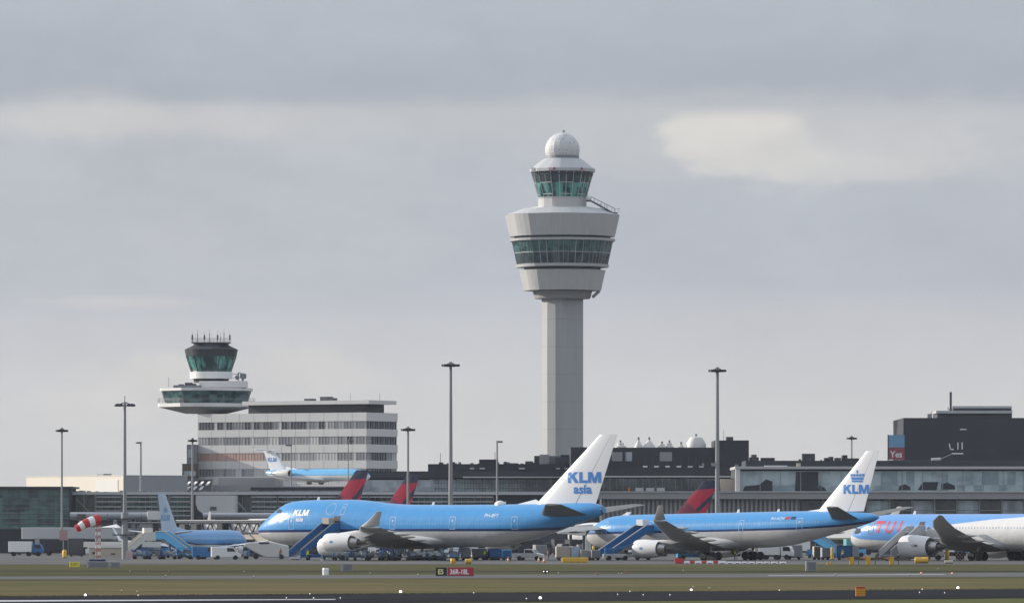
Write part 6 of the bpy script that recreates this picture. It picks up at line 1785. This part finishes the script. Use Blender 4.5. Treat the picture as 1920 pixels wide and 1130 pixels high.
# runway and taxiway lights
def rlight(px, py, mat, r, lab, grp, em=True):
    D = Dg(py + 1.0)
    e = thing('edge_light', lab, 'runway light', (X(px, D), D, .03), 0, grp)
    MB().lathe([(r * .6, 0), (r * .5, .12), (r * .9, .14)], (0, 0, 0), 10).build('base', M['dark_grey'], e)
    MB().lathe([(r * .9, 0), (r, r * .5), (r * .8, r * 1.2), (.01, r * 1.6)], (0, 0, .14), 12).build('lamp', M[mat], e, smooth=60)
rlight(751, 1113, 'lamp_on', .10, 'bright lamp at the runway edge under the runway sign', None)
rlight(1013, 1125, 'lamp_on', .09, 'bright lamp on the near runway edge, lowest in view', None)
rlight(1296, 1109, 'lamp_on', .075, 'bright lamp at the far runway edge below the striped barrier row', None)
rlight(1796, 1105, 'lamp_on', .09, 'bright lamp at the far runway edge near the right end', None)
rlight(160, 1119, 'lamp_on', .075, 'bright lamp on the runway edge below the windsock', None)
for px, py in ((259, 1118.5), (581, 1116), (588, 1124), (638, 1124), (888, 1114), (987, 1125), (537, 1124), (1181, 1111), (1158, 1117), (1206, 1118), (1256, 1118), (1461, 1109), (1729, 1107), (1771, 1114), (1724, 1113)):
    rlight(px, py, 'lamp_dim', .032, 'small dim white lamp set in the dark runway', 'small runway lamps')
for px, py, c in ((1727, 1076.5, 'lamp_amber'), (1785, 1077, 'lamp_amber'), (1120, 1077, 'dull_red'), (1175, 1075, 'dull_red'), (317, 1075, 'dull_red'), (279, 1071, 'dull_red')):
    rlight(px, py, c, .10, 'small reddish lamp along the taxiway grass', 'reddish taxiway lamps')
for px, py in ((244, 1072), (458, 1073), (476, 1082), (311, 1081), (694, 1076), (784, 1079), (1047, 1076), (1160, 1077), (1166, 1077), (1281, 1071), (1566, 1078), (1706, 1078), (1759, 1068), (228, 1110), (258, 1112), (1330, 1105), (1300, 1103)):
    rlight(px, py, 'light_grey', .065, 'short grey marker stub along the taxiway grass', 'grey taxiway stubs')
# checkered boards
def checker(label, px, D, yb, yt, w):
    e = thing('checkered_board', label, 'board', (X(px, D), D, 0))
    w_ = w * D / FP; z0, z1 = Z(yb, D), Z(yt, D)
    nx, nz = 5, max(3, int(round((z1 - z0) / (w_ / 5))))
    m_ = MB()
    MB().box(-.02, w_ + .02, .02, .12, z0 - .02, z1 + .02).build('backing', M['white_paint'], e)
    for i in range(nx):
        for j in range(nz):
            if (i + j) % 2: m_.box(w_ * i / nx, w_ * (i + 1) / nx, -.005, .018, z0 + (z1 - z0) * j / nz, z0 + (z1 - z0) * (j + 1) / nz)
    m_.build('checks', M['dull_red'], e)
    MB().box(w_ * .4, w_ * .6, .13, .25, 0, z0 + .3).build('post', M['dark_grey'], e)
checker('red and white checkered board beside the thick light mast', 236, 1030, 1047, 1032, 12)
checker('red and white checkered board at the right end below the TUI jet wing', 1792, 1000, 1048, 1034, 16)
# windsock mast: red and white lattice
WD = 960.0
wm = thing('windsock', 'red and white windsock on a striped lattice mast, left side', 'windsock', (X(184, WD), WD, 0))
zw = lambda py: Z(py, WD)
H_ = zw(984)
for k_ in range(11):
    m_ = MB(); z0 = H_ * k_ / 11; z1 = H_ * (k_ + 1) / 11
    for (x, y) in ((-.33, -.25), (.33, -.25), (0, .35)):
        m_.tube((x, y, z0), (x, y, z1), .055, n=5)
    m_.tube((-.33, -.25, z0), (.33, -.25, z1), .03, n=4); m_.tube((.33, -.25, z0), (0, .35, z1), .03, n=4); m_.tube((0, .35, z0), (-.33, -.25, z1), .03, n=4)
    m_.build('mast_section', M['dull_red'] if k_ % 2 else M['offwhite'], wm)
MB().tube((0, 0, H_ - .2), (0, 0, zw(965)), .06, n=6).build('swivel', M['mid_grey'], wm)
path = [Vector(((185 - 184) * WD / FP, 0, zw(974))), Vector((-9 * WD / FP, -.5, zw(976.5))), Vector((-18 * WD / FP, -.9, zw(979))), Vector((-27 * WD / FP, -1.2, zw(983))), Vector((-34 * WD / FP, -1.4, zw(988))), Vector((-40 * WD / FP, -1.5, zw(991)))]
rads = [.88, .78, .70, .64, .60, .52]
for k_ in range(5):
    d0 = (path[min(k_ + 1, 5)] - path[max(k_ - 1, 0)]).normalized(); d1 = (path[min(k_ + 2, 5)] - path[k_]).normalized()
    rings = []
    for p, d, r in ((path[k_], d0, rads[k_]), (path[k_ + 1], d1, rads[k_ + 1])):
        a = d.cross(Vector((0, 1, 0))).normalized(); b = d.cross(a)
        rings.append([p + a * r * math.cos(2 * math.pi * i / 16) + b * r * math.sin(2 * math.pi * i / 16) for i in range(16)])
    MB().loft(rings, cap0=(k_ == 0), cap1=(k_ == 4)).build('sock_band', M['red'] if k_ % 2 == 0 else M['white_paint'], wm, smooth=60)
# red and white board by the left edge
rw = thing('warning_board', 'faded red and white square board at the left edge of the apron', 'board', (X(118, 1095), 1095, 0))
MB().box(-.6, .8, 0, .1, Z(1012, 1095), Z(993, 1095)).build('board', pmat('faded_pink', (.40, .25, .26), .7, var=.6, scale=2), rw); MB().box(-.05, .15, .1, .25, 0, Z(1012, 1095)).build('post', M['concrete_wall'], rw)
# dark service yard items behind, west side
uld('dark equipment shelter left of the cream site office', 128, 1130, 3.0, 2.8, M['roof_dark'], M['dark_grey'])

# ------------------------------------------------------------------ the damp air over the airfield
hz = MB().box(-2600, 2600, -400, 3500, -2.0, 125.0).build('haze', [], None)
hm = bpy.data.materials.new('haze_air'); hm.use_nodes = True
ht = hm.node_tree; ht.nodes.clear()
pv = ht.nodes.new('ShaderNodeVolumePrincipled'); pv.inputs['Color'].default_value = (.80, .88, 1.0, 1); pv.inputs['Density'].default_value = 3.0e-5
ho = ht.nodes.new('ShaderNodeOutputMaterial'); ht.links.new(pv.outputs[0], ho.inputs['Volume'])
hz.data.materials.append(hm)
hz['kind'] = 'stuff'; tag(hz, 'thin pale haze lying over the whole airfield', 'haze')
